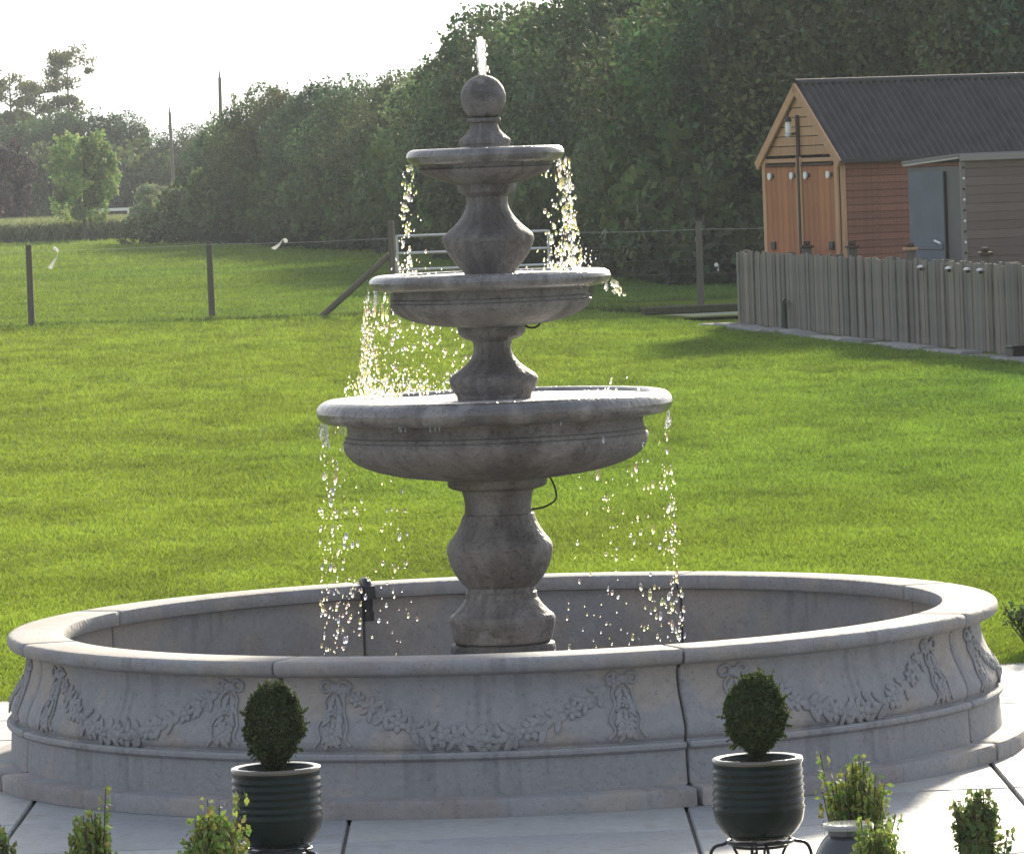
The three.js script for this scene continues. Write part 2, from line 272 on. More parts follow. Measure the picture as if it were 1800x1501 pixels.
// ------------------------------------------------------------------ round pool surround of eight cast segments
const JOINT = -25.5 * PI / 180, OCT = PI / 4;
{
  const pool = thing('pool_surround', 'large round pale cast stone pool wall with carved garlands under the fountain', 'fountain pool');
  // profiles as closed polygons (r, y)
  const cope = [[1.556, 0.448], [1.553, 0.452], [1.553, 0.493], [1.556, 0.498], [1.562, 0.5], [1.728, 0.5], [1.738, 0.4985], [1.745, 0.494], [1.749, 0.487], [1.75, 0.478], [1.748, 0.466], [1.742, 0.456], [1.73, 0.45], [1.714, 0.4465], [1.7, 0.444], [1.6, 0.444]];
  const wallPts = [[1.692, 0.444], [1.687, 0.43], [1.686, 0.41], [1.689, 0.385], [1.698, 0.355], [1.712, 0.322], [1.728, 0.29], [1.741, 0.26], [1.746, 0.238], [1.744, 0.222], [1.739, 0.212]];
  const wall = [...wallPts, [1.735, 0.208], [1.735, 0.203], [1.756, 0.201], [1.762, 0.194], [1.762, 0.184], [1.756, 0.177], [1.746, 0.173], [1.746, 0.168], [1.752, 0.06], [1.6, 0.06], [1.585, 0.07], [1.585, 0.444]];
  const plinth = [[1.62, 0.0], [1.845, 0.0], [1.847, 0.05], [1.842, 0.058], [1.832, 0.0605], [1.62, 0.0605]];
  const cg = sector(cope, -OCT / 2 + 0.0028, OCT / 2 - 0.0028, 26, 0.004), wg = sector(wall, -OCT / 2 + 0.0026, OCT / 2 - 0.0026, 26, 0.008), pg = sector(plinth, -OCT / 2 + 0.005, OCT / 2 - 0.005, 22, 0.006);
  part('mortar_core', [lathe([[1.70, 0.002], [1.70, 0.055], [1.725, 0.056], [1.728, 0.17], [1.715, 0.2], [1.7, 0.29], [1.668, 0.38], [1.665, 0.41], [1.668, 0.443], [1.668, 0.45], [1.735, 0.46], [1.735, 0.482], [1.57, 0.488], [1.565, 0.46], [1.6, 0.44], [1.6, 0.1]], 128)], mMortar, pool);
  // garland relief in the frame of one panel: s along the arc, y up, laid on the wall surface
  const rAt = (y) => { for (let i = 0; i + 1 < wallPts.length; i++) { const a = wallPts[i], b = wallPts[i + 1]; if (y <= a[1] && y >= b[1]) return lerp(a[0], b[0], (a[1] - y) / (a[1] - b[1])); } return y > 0.4 ? 1.692 : 1.741; };
  const onWall = (s, y, out = 0) => { const r = rAt(y) + out, a = s / 1.71; return V(r * sin(a), y, r * cos(a)); };
  const ico = new THREE.IcosahedronGeometry(1, 2), icoS = new THREE.IcosahedronGeometry(1, 1);
  const blob = (list, s, y, a, b, h, rot, out = 0, fine) => { // ellipsoid, long axis a turned by rot in the surface
    const p = onWall(s, y, out), tilt = Math.atan2(rAt(y + 0.01) - rAt(y - 0.01), 0.02);
    const q = E(0, s / 1.71, 0).multiply(E(tilt, 0, 0)).multiply(E(0, 0, rot)), g = (fine ? ico : icoS).clone(); g.applyMatrix4(M4(p, q, V(a, b, h * 0.6))); list.push(g);
  };
  const flower = (list, s, y, R) => { const k0 = (s * 37) % 1; for (let k = 0; k < 6; k++) { const a = k / 6 * 2 * PI + k0; blob(list, s + cos(a) * R * 0.58, y + sin(a) * R * 0.58, R * 0.46, R * 0.33, 0.011, a, 0.004); } blob(list, s, y, R * 0.4, R * 0.4, 0.016, 0, 0.006); };
  const leafB = (list, s, y, L, rot) => { blob(list, s + cos(rot) * L * 0.5, y + sin(rot) * L * 0.5, L * 0.55, L * 0.22, 0.01, rot, 0.003); };
  const cord = (list, pts, r) => { const c = new THREE.CatmullRomCurve3(pts.map(([s, y]) => onWall(s, y, 0.003))); const t = new THREE.TubeGeometry(c, pts.length * 6, r, 6); list.push(t); };
  function garland(seed) {
    const r = mulberry(seed), swag = [], drop = [];
    const W = 0.475, path = (t) => [t * W, 0.425 - 0.185 * (1 - abs(t) ** 1.9)], n = 19;
    for (let k = 0; k <= n; k++) {
      const t = -0.94 + 1.88 * k / n, [s, y] = path(t), [s2, y2] = path(t + 0.01), dir = Math.atan2(y2 - y, s2 - s), thick = 0.55 + 0.45 * (1 - t * t);
      if (k % 3 === 1) flower(swag, s, y, 0.034 * thick + 0.004);
      else for (const sd of [-1, 1]) { leafB(swag, s, y, 0.055 * thick + 0.014 * r(), dir + sd * (0.65 + 0.5 * r()) + (t > 0 ? PI : 0)); if (r() < 0.55) leafB(swag, s, y, 0.05 * thick, dir + sd * (1.7 + 0.5 * r())); }
      if (k % 3 === 2) for (let q = 0; q < 4; q++) blob(swag, s + (r() - 0.5) * 0.045, y + (r() - 0.5) * 0.03, 0.011, 0.011, 0.013, 0, 0.004);
      blob(swag, s, y, 0.03, 0.017 * thick + 0.004, 0.009, dir, 0.001);
    }
    for (const sd of [-1, 1]) { // ribbon knot and hanging bunch at either end
      const c = sd * W, d = [];
      cord(d, [[c, 0.41], [c - 0.028, 0.432], [c - 0.05, 0.42], [c - 0.042, 0.398], [c, 0.41]], 0.006);
      cord(d, [[c, 0.41], [c + 0.028, 0.432], [c + 0.05, 0.42], [c + 0.042, 0.398], [c, 0.41]], 0.006);
      blob(d, c, 0.41, 0.02, 0.017, 0.016, 0, 0.004, true);
      cord(d, [[c - 0.008, 0.405], [c - 0.036, 0.37], [c - 0.03, 0.33], [c - 0.052, 0.285], [c - 0.04, 0.245], [c - 0.06, 0.222]], 0.005);
      cord(d, [[c + 0.008, 0.405], [c + 0.03, 0.37], [c + 0.034, 0.33], [c + 0.05, 0.285], [c + 0.044, 0.25], [c + 0.062, 0.225]], 0.005);
      for (let k = 0; k < 9; k++) { const y = 0.385 - k * 0.017, w = 0.006 + 0.022 * sin(k / 8 * PI * 0.9); for (const q of [-1, 1]) leafB(d, c + q * w * 0.4, y, 0.034 + 0.01 * r(), -PI / 2 + q * (0.4 + 0.4 * r())); }
      flower(d, c, 0.272, 0.028); flower(d, c + 0.004, 0.335, 0.02); for (let k = 0; k < 8; k++) blob(d, c + (r() - 0.5) * 0.05, 0.232 + r() * 0.03, 0.011, 0.011, 0.012, 0, 0.004);
      drop.push(d);
    }
    const wuv = (g) => { const p = g.attributes.position, t = g.attributes.uv; for (let i = 0; i < p.count; i++) t.setXY(i, Math.atan2(p.getX(i), p.getZ(i)) * 1.74, p.getY(i) + 0.3); return g; };
    return { swag: wuv(merge(swag)), drops: drop.map((d) => wuv(merge(d))) };
  }
  const G = [garland(5), garland(8)];
  for (let k = 0; k < 8; k++) {
    const a = JOINT + OCT / 2 + k * OCT;
    for (const [n, g] of [['plinth_block', pg], ['coping_stone', cg]]) part(n, g, mCast, pool).rotation.y = a + (k - 3.5) * 0.0002;
    const w = part('wall_panel', wg, mCast, pool); w.rotation.y = a;
    const q = G[k % 2]; part('garland', q.swag, mRelief, w); q.drops.forEach((d) => part('ribbon_drop', d, mRelief, w));
  }
  const hook = part('pipe_clip', [tube([[0, 0.375, 1.53], [0, 0.43, 1.528], [0, 0.48, 1.522], [0, 0.51, 1.54], [0, 0.512, 1.58]], 0.018, 30, 10), bar([0, 0.365, 1.53], [0, 0.4, 1.53], 0.023), bar([0, 0.45, 1.525], [0, 0.5, 1.525], 0.03)], std({ color: new THREE.Color().setRGB(0.02, 0.02, 0.024), roughness: 0.4 }), pool, 'black pipe hooked over the far rim');
  hook.rotation.y = 199.5 * PI / 180;
  const cg2 = new THREE.CircleGeometry(1.59, 96); cg2.rotateX(-PI / 2); cg2.translate(0, 0.17, 0);
  const bottom = part('pool_floor', lathe([[0, 0.035], [1.59, 0.035], [1.59, 0.02], [0, 0.02]], 64), mWet, pool);
  const w = part('pool_water', cg2, phy({ color: new THREE.Color(1, 1, 1), roughness: 0.05, transmission: 1, thickness: 0, ior: 1.33, bumpMap: mWater.bumpMap, bumpScale: 0.01 }), scene); tag(w, null, null, null, 'structure');
}

// ------------------------------------------------------------------ three tier fountain
const fountain = thing('tiered_fountain', 'tall grey three tier stone fountain with ball finial standing in the round pool', 'fountain');
{
  const L = (pts, seg = 72) => lathe(profile(pts, 5), seg, 0.55);
  part('base_block', L([[0.185, 0.05, 1], [0.186, 0.375, 1], [0.182, 0.39], [0.165, 0.396, 1], [0, 0.397, 1]]), mDamp, fountain, 'dark damp block at the foot of the fountain');
  part('lower_pedestal', L([[0.16, 0.394, 1], [0.172, 0.4], [0.178, 0.42], [0.184, 0.448], [0.188, 0.474], [0.185, 0.488], [0.168, 0.503], [0.148, 0.524], [0.131, 0.548, 1], [0.127, 0.552, 1], [0.126, 0.572, 1], [0.12, 0.577, 1], [0.121, 0.592, 1], [0.128, 0.598, 1], [0.142, 0.613], [0.163, 0.643], [0.179, 0.68], [0.187, 0.715], [0.188, 0.735], [0.179, 0.755], [0.158, 0.782], [0.139, 0.815], [0.126, 0.85, 1], [0.12, 0.853, 1], [0.118, 0.88], [0.121, 0.91], [0.128, 0.935, 1], [0.15, 0.94, 1], [0.173, 0.95], [0.176, 0.965], [0.177, 0.985, 1]]), mBody, fountain);
  part('large_bowl', L([[0.15, 0.97, 1], [0.178, 0.975, 1], [0.26, 0.984], [0.355, 0.998], [0.44, 1.02], [0.503, 1.05], [0.532, 1.082], [0.541, 1.112], [0.54, 1.124, 1], [0.533, 1.128, 1], [0.534, 1.14, 1], [0.527, 1.144, 1], [0.524, 1.17], [0.53, 1.186, 1], [0.55, 1.2, 1], [0.54, 1.24, 1], [0.5, 1.2], [0.2, 1.15, 1], [0, 1.15, 1]], 96), mBody, fountain);
  part('large_rim', L([[0.528, 1.186, 1], [0.57, 1.188], [0.607, 1.195], [0.625, 1.211], [0.631, 1.231], [0.624, 1.252], [0.607, 1.266], [0.585, 1.272], [0.566, 1.268], [0.553, 1.256], [0.545, 1.235, 1]], 96), mWet, fountain, 'wet rounded rim of the largest bowl');
  part('middle_pedestal', L([[0.125, 1.14, 1], [0.132, 1.27], [0.146, 1.292], [0.155, 1.313], [0.157, 1.33], [0.15, 1.342], [0.134, 1.354], [0.108, 1.372], [0.084, 1.396], [0.07, 1.42], [0.066, 1.445], [0.07, 1.462, 1], [0.076, 1.466, 1], [0.1, 1.475], [0.115, 1.487], [0.12, 1.5], [0.121, 1.52, 1]], 64), mBody, fountain);
  part('middle_bowl', L([[0.1, 1.51, 1], [0.122, 1.515, 1], [0.195, 1.523], [0.265, 1.537], [0.325, 1.562], [0.354, 1.59], [0.358, 1.603, 1], [0.351, 1.607, 1], [0.352, 1.617, 1], [0.346, 1.621, 1], [0.348, 1.646, 1], [0.365, 1.655, 1], [0.36, 1.68, 1], [0.3, 1.65], [0.1, 1.63, 1], [0, 1.63, 1]], 96), mBody, fountain);
  part('middle_rim', L([[0.349, 1.646, 1], [0.38, 1.648], [0.411, 1.656], [0.425, 1.668], [0.428, 1.68], [0.422, 1.694], [0.407, 1.704], [0.39, 1.707], [0.374, 1.704], [0.366, 1.695], [0.362, 1.68, 1]], 96), mWet, fountain, 'wet rounded rim of the middle bowl');
  part('upper_pedestal', L([[0.075, 1.63, 1], [0.09, 1.705], [0.116, 1.735], [0.142, 1.77], [0.157, 1.803], [0.162, 1.824], [0.157, 1.838], [0.145, 1.85], [0.122, 1.87], [0.1, 1.894], [0.082, 1.922], [0.073, 1.95], [0.074, 1.972, 1], [0.08, 1.978, 1], [0.098, 1.99], [0.103, 2.005], [0.104, 2.025, 1]], 64), mBody, fountain);
  part('upper_bowl', L([[0.09, 2.015, 1], [0.105, 2.018, 1], [0.145, 2.028], [0.19, 2.043], [0.226, 2.061], [0.238, 2.074, 1], [0.231, 2.077, 1], [0.24, 2.09, 1], [0.24, 2.11, 1], [0.18, 2.105], [0.05, 2.1, 1], [0, 2.1, 1]], 96), mBody, fountain);
  part('upper_rim', L([[0.24, 2.09, 1], [0.258, 2.093], [0.273, 2.104], [0.279, 2.118], [0.277, 2.13], [0.266, 2.142], [0.25, 2.146], [0.238, 2.142], [0.232, 2.132], [0.23, 2.11, 1]], 96), mWet, fountain, 'wet rounded rim of the top bowl');
  part('finial', L([[0.05, 2.1, 1], [0.086, 2.11, 1], [0.086, 2.155, 1], [0.09, 2.16, 1], [0.09, 2.172], [0.075, 2.186], [0.058, 2.203], [0.049, 2.222], [0.048, 2.232, 1], [0.058, 2.236, 1], [0.06, 2.242], [0.057, 2.25, 1]], 48), mBody, fountain);
  const ball = new THREE.SphereGeometry(0.08, 48, 32); ball.scale(1, 1.02, 1); ball.translate(0, 2.32, 0); part('ball', ball, mBody, fountain);
  const mCable = std({ color: new THREE.Color().setRGB(0.02, 0.02, 0.02), roughness: 0.5 });
  part('cable', tube([[0.17, 0.985, 0.03], [0.188, 0.972, 0.04], [0.203, 0.935, 0.045], [0.205, 0.9, 0.05], [0.165, 0.872, 0.03], [0.11, 0.862, 0.01]], 0.0035, 40, 8), mCable, fountain, 'thin black cable looping out of the lower pedestal');
  part('cable', tube([[0.11, 1.525, 0.06], [0.13, 1.508, 0.07], [0.16, 1.51, 0.07], [0.18, 1.535, 0.06]], 0.004, 24, 8), mCable, fountain);
}
// water standing in the bowls, falling from the lips, and the jet on the ball
for (const [r, y, label] of [[0.556, 1.258, 'rippled water brimming in the largest bowl'], [0.37, 1.698, 'rippled water brimming in the middle bowl'], [0.234, 2.137, 'rippled water in the small top bowl']]) {
  const pos = [], uv = [], n = 72, rings = 14, P = (i, k) => { const q = r * i / rings, a = k / n * 2 * PI, x = q * sin(a), z = q * cos(a); return [x, y + (i < rings ? 0.004 * (fbm(x * 14 + 50, z * 14 + 50, 1, 3, 901, false) - 0.5) + 0.003 * sin(q * 70 + 3 * vnoise(x * 9, z * 9, 0, 4)) : 0), z]; };
  for (let i = 0; i < rings; i++) for (let k = 0; k < n; k++) for (const [a, b] of [[i, k], [i + 1, k], [i + 1, k + 1], [i, k], [i + 1, k + 1], [i, k + 1]]) { const p = P(a, b); pos.push(...p); uv.push(p[0], p[2]); }
  let g = new THREE.BufferGeometry(); g.setAttribute('position', new THREE.Float32BufferAttribute(pos, 3)); g.setAttribute('uv', new THREE.Float32BufferAttribute(uv, 2)); g = mergeVertices(g); g.computeVertexNormals();
  tag(part('bowl_water', g, phy({ color: new THREE.Color(1, 1, 1), roughness: 0.3, transmission: 0.6, thickness: 0, ior: 1.33, bumpMap: mWater.bumpMap, bumpScale: 0.02 }), scene), label, 'water');
}
{
  const r = mulberry(77), g = new THREE.IcosahedronGeometry(1, 2);
  // strands: [angle from the camera side in degrees, spread, count]; drops bead along each strand's fall
  function fall(label, R, y0, y1, strands, foot) {
    const ms = [];
    for (const [deg, sp, n, cut] of strands) {
      for (let k = 0; k < n * 2; k++) {
        const t = r() ** 0.85, a = (deg + (r() + r() - 1) * sp * (0.5 + t)) * PI / 180, y = y0 - (y0 - y1) * t * (cut ?? 1), rr = R + 0.004 + 0.03 * sqrt(t) + (r() - 0.5) * 0.014 * (1 + 2 * t);
        const s = (0.0022 + 0.0056 * r() ** 2.2) * (1 - 0.25 * t) * (t < 0.2 ? 0.6 : 1), st = t < 0.25 ? 1.6 + 2.6 * r() : 1.1 + 1.5 * r();
        ms.push(M4(V(rr * sin(a), y, rr * cos(a)), E((r() - 0.5) * 0.3, 0, (r() - 0.5) * 0.3), V(s, s * st, s)));
      }
      if (foot) for (let k = 0; k < n * foot; k++) { // splash where the strand lands
        const a = (deg + (r() + r() - 1) * sp * 2.2) * PI / 180, rr = R + 0.02 + (r() - 0.5) * 0.16, s = 0.0018 + 0.0032 * r() ** 2, h = r() ** 2 * 0.09;
        ms.push(M4(V(rr * sin(a), y1 + 0.004 + h, rr * cos(a)), E(r() - 0.5, 0, r() - 0.5), V(s, s * (1 + r()), s)));
      }
    }
    const m = new THREE.InstancedMesh(g, mDrop, ms.length); const tint = [[1, 1, 1], [1, 0.97, 0.8], [1, 0.92, 0.5], [1, 0.78, 0.7], [0.85, 0.85, 1], [0.95, 1, 0.55]], c = new THREE.Color(); ms.forEach((q, i) => { m.setMatrixAt(i, q); m.setColorAt(i, c.setRGB(...tint[floor(r() * 6)])); }); m.name = numbered('falling_water'); scene.add(m); tag(m, label, 'water', null, 'stuff');
  }
  fall('glittering drops falling from the top bowl into the middle bowl', 0.279, 2.1, 1.697, [[-86, 8, 12], [-70, 8, 9], [-60, 8, 8, 0.6], [88, 5, 36], [76, 6, 38], [64, 6, 32], [104, 8, 34], [118, 9, 28], [132, 8, 22], [-110, 8, 14]], 0.7);
  fall('glittering drops falling from the middle bowl into the large bowl', 0.428, 1.655, 1.266, [[-86, 5, 40], [-76, 6, 34], [-98, 6, 36], [-110, 6, 36], [-120, 7, 36], [-130, 7, 36], [-140, 7, 36], [-152, 7, 34], [-165, 7, 24], [86, 6, 8, 0.12], [100, 8, 8, 0.1]], 0.8);
  fall('glittering drops falling from the large bowl into the pool', 0.6, 1.19, 0.2, [[-88, 4, 22], [-78, 5, 24], [-68, 6, 26], [-60, 5, 20, 0.75], [-110, 8, 24], [-125, 8, 20], [-140, 8, 18], [90, 4, 18], [80, 4, 24], [70, 5, 18], [104, 6, 18], [128, 8, 20], [140, 8, 18], [152, 8, 16], [58, 6, 14, 0.9], [35, 10, 8], [-35, 10, 8]], 0.5);
  // clinging sheets and strings of water under the lips
  function strings(label, R, y, list) {
    const gs = [];
    for (const [deg, len, w] of list) for (let k = 0; k < 3; k++) {
      const a = (deg + (r() - 0.5) * 4) * PI / 180, pts = []; for (let i = 0; i <= 5; i++) { const q = R + 0.002 + 0.006 * sin(i * 2 + k) * i / 5; pts.push([q * sin(a + 0.004 * sin(i * 3 + k)), y - len * i / 5 * (0.6 + 0.4 * r()), q * cos(a)]); }
      pts.sort((p, q) => q[1] - p[1]); gs.push(tube(pts, w * (0.6 + 0.6 * r()), 18, 6));
    }
    tag(part('water_string', gs, mDrop, scene), label, 'water', null, 'stuff');
  }
  strings('streaks of water clinging under the rim of the large bowl', 0.616, 1.195, [[-86, 0.07, 0.004], [-80, 0.05, 0.003], [-74, 0.09, 0.004], [86, 0.06, 0.004], [80, 0.05, 0.003], [-60, 0.03, 0.002], [20, 0.015, 0.002], [-20, 0.02, 0.002], [-32, 0.018, 0.002]]);
  strings('streaks of water clinging under the rim of the middle bowl', 0.41, 1.656, [[-84, 0.06, 0.004], [-76, 0.05, 0.003], [84, 0.03, 0.004], [96, 0.03, 0.003]]);
  strings('streaks of water clinging under the rim of the top bowl', 0.262, 2.098, [[-84, 0.03, 0.003], [84, 0.06, 0.003], [76, 0.05, 0.003], [96, 0.05, 0.003]]);
  const jet = [[0.0105, 2.392], [0.012, 2.41], [0.0135, 2.44], [0.014, 2.47], [0.015, 2.5], [0.0125, 2.52], [0.008, 2.532], [0, 2.537]];
  const jg = lathe(profile(jet, 6), 20, 2); { const p = jg.attributes.position; for (let i = 0; i < p.count; i++) { const y = p.getY(i), k = 1 + 0.7 * (vnoise(y * 110, p.getX(i) * 260 + p.getZ(i) * 170, 0, 3) - 0.5); p.setXYZ(i, p.getX(i) * k - (y - 2.4) * 0.02, y, p.getZ(i) * k); } }
  const spray = [jg]; for (let k = 0; k < 46; k++) { const y = 2.4 + 0.14 * r(), a = r() * 6.28, q = 0.012 + 0.03 * r() * r() + (2.54 - y) * 0.05 * r(), q2 = 0.0016 + 0.003 * r(), b = new THREE.IcosahedronGeometry(q2, 1); b.scale(1, 1 + 1.5 * r(), 1); b.translate(q * cos(a) - (y - 2.4) * 0.02, y, q * sin(a)); spray.push(b); }
  tag(part('water_jet', spray, mFoam, scene), 'short bright water jet rising from the ball on top of the fountain', 'water');
}

// ------------------------------------------------------------------ foliage builders
function leafCloud(pts, size, tone, seed, aspect = 0.5) { // pts [x,y,z,shade]; each a folded diamond leaf
  const r = mulberry(seed), n = pts.length, pos = new Float32Array(n * 18), col = new Float32Array(n * 18), nor = new Float32Array(n * 18), q = new THREE.Quaternion(), a = V(0, 0, 0), e = new THREE.Euler();
  const c0 = [[0, 0], [0.5, aspect / 2], [0, 1], [-0.5, aspect / 2]];
  for (let i = 0; i < n; i++) {
    const p = pts[i], s = size * (0.6 + 0.8 * r()); q.setFromEuler(e.set(r() * 6.28, r() * 6.28, r() * 6.28));
    const ux = V(aspect * s, 0, 0).applyQuaternion(q), uy = V(0, s, 0).applyQuaternion(q), nn = V(0, 0, 1).applyQuaternion(q);
    const P = [[0, 0], [0.5, 0.45], [0, 1], [-0.5, 0.45]].map(([x, y]) => [p[0] + ux.x * x + uy.x * (y - 0.5), p[1] + ux.y * x + uy.y * (y - 0.5), p[2] + ux.z * x + uy.z * (y - 0.5)]);
    const t = tone(p, r), order = [0, 1, 2, 0, 2, 3];
    for (let k = 0; k < 6; k++) { const v = P[order[k]], o = i * 18 + k * 3; pos[o] = v[0]; pos[o + 1] = v[1]; pos[o + 2] = v[2]; col[o] = t[0]; col[o + 1] = t[1]; col[o + 2] = t[2]; nor[o] = nn.x; nor[o + 1] = nn.y; nor[o + 2] = nn.z; }
  }
  const g = new THREE.BufferGeometry(); g.setAttribute('position', new THREE.BufferAttribute(pos, 3)); g.setAttribute('normal', new THREE.BufferAttribute(nor, 3)); g.setAttribute('color', new THREE.BufferAttribute(col, 3)); return g;
}
// crown points: lobes spread over an ellipsoid, leaves on the shells of the lobes; spray adds shoots past the outline
function crownPts(o) {
  const r = mulberry(o.seed), pts = [], lobes = [];
  for (let k = 0; k < o.lobes; k++) {
    const y = 1 - 2 * (k + 0.5) / o.lobes, a = k * 2.39996 + r() * 0.8, q = sqrt(max(0, 1 - y * y)), f = 0.58 + 0.3 * r();
    lobes.push([q * cos(a) * f * o.rx, o.cy + y * f * o.ry, q * sin(a) * f * (o.rz ?? o.rx), (0.2 + 0.26 * r()) * o.lobe, 0.6 + 0.8 * r()]);
  }
  for (let i = 0; i < o.n; i++) {
    const l = lobes[floor(r() * lobes.length)], u = r() * 2 - 1, a = r() * 6.283, q = sqrt(1 - u * u), rad = l[3] * (0.5 + 0.5 * sqrt(r())) * (1 + (r() < 0.08 ? 0.35 * r() : 0));
    const y = l[1] + u * rad; if (y < 0.05) continue;
    pts.push([l[0] + q * cos(a) * rad, y, l[2] + q * sin(a) * rad, l[4]]);
  }
  for (let k = 0; k < (o.spray ?? 0); k++) { // shoots
    const a = r() * 6.283, u = r() * 0.9 + 0.05, q = sqrt(1 - u * u), b = [q * cos(a) * o.rx * 0.85, o.cy + u * o.ry * 0.85, q * sin(a) * (o.rz ?? o.rx) * 0.85], d = V(q * cos(a), u * 0.8 + 0.6, q * sin(a)).normalize(), len = o.ry * (0.1 + 0.16 * r());
    for (let i = 0; i < 26; i++) { const t = i / 26 * len; pts.push([b[0] + d.x * t + (r() - 0.5) * 0.16, b[1] + d.y * t + (r() - 0.5) * 0.16, b[2] + d.z * t + (r() - 0.5) * 0.16, 1]); }
  }
  return pts;
}
const toneOf = (a, b) => (p, r) => mix3(a, b, r()).map((x) => x * p[3] * (0.8 + 0.4 * r()));
function trunkGeo(h, r0, lean, seed) {
  const r = mulberry(seed), gs = [], top = [lean, h, 0];
  gs.push(bar([0, -0.1, 0], [lean * 0.5, h * 0.5, 0], r0, r0 * 0.7, 9), bar([lean * 0.5, h * 0.5 - 0.02, 0], top, r0 * 0.7, r0 * 0.2, 8));
  for (let k = 0; k < 6; k++) { const y = h * (0.3 + 0.1 * k), a = k * 2.4 + r(), L = h * (0.32 - 0.02 * k); gs.push(bar([lean * y / h, y, 0], [lean * y / h + cos(a) * L * 0.7, y + L * 0.75, sin(a) * L * 0.7], r0 * 0.35, r0 * 0.08, 6)); }
  return merge(gs);
}
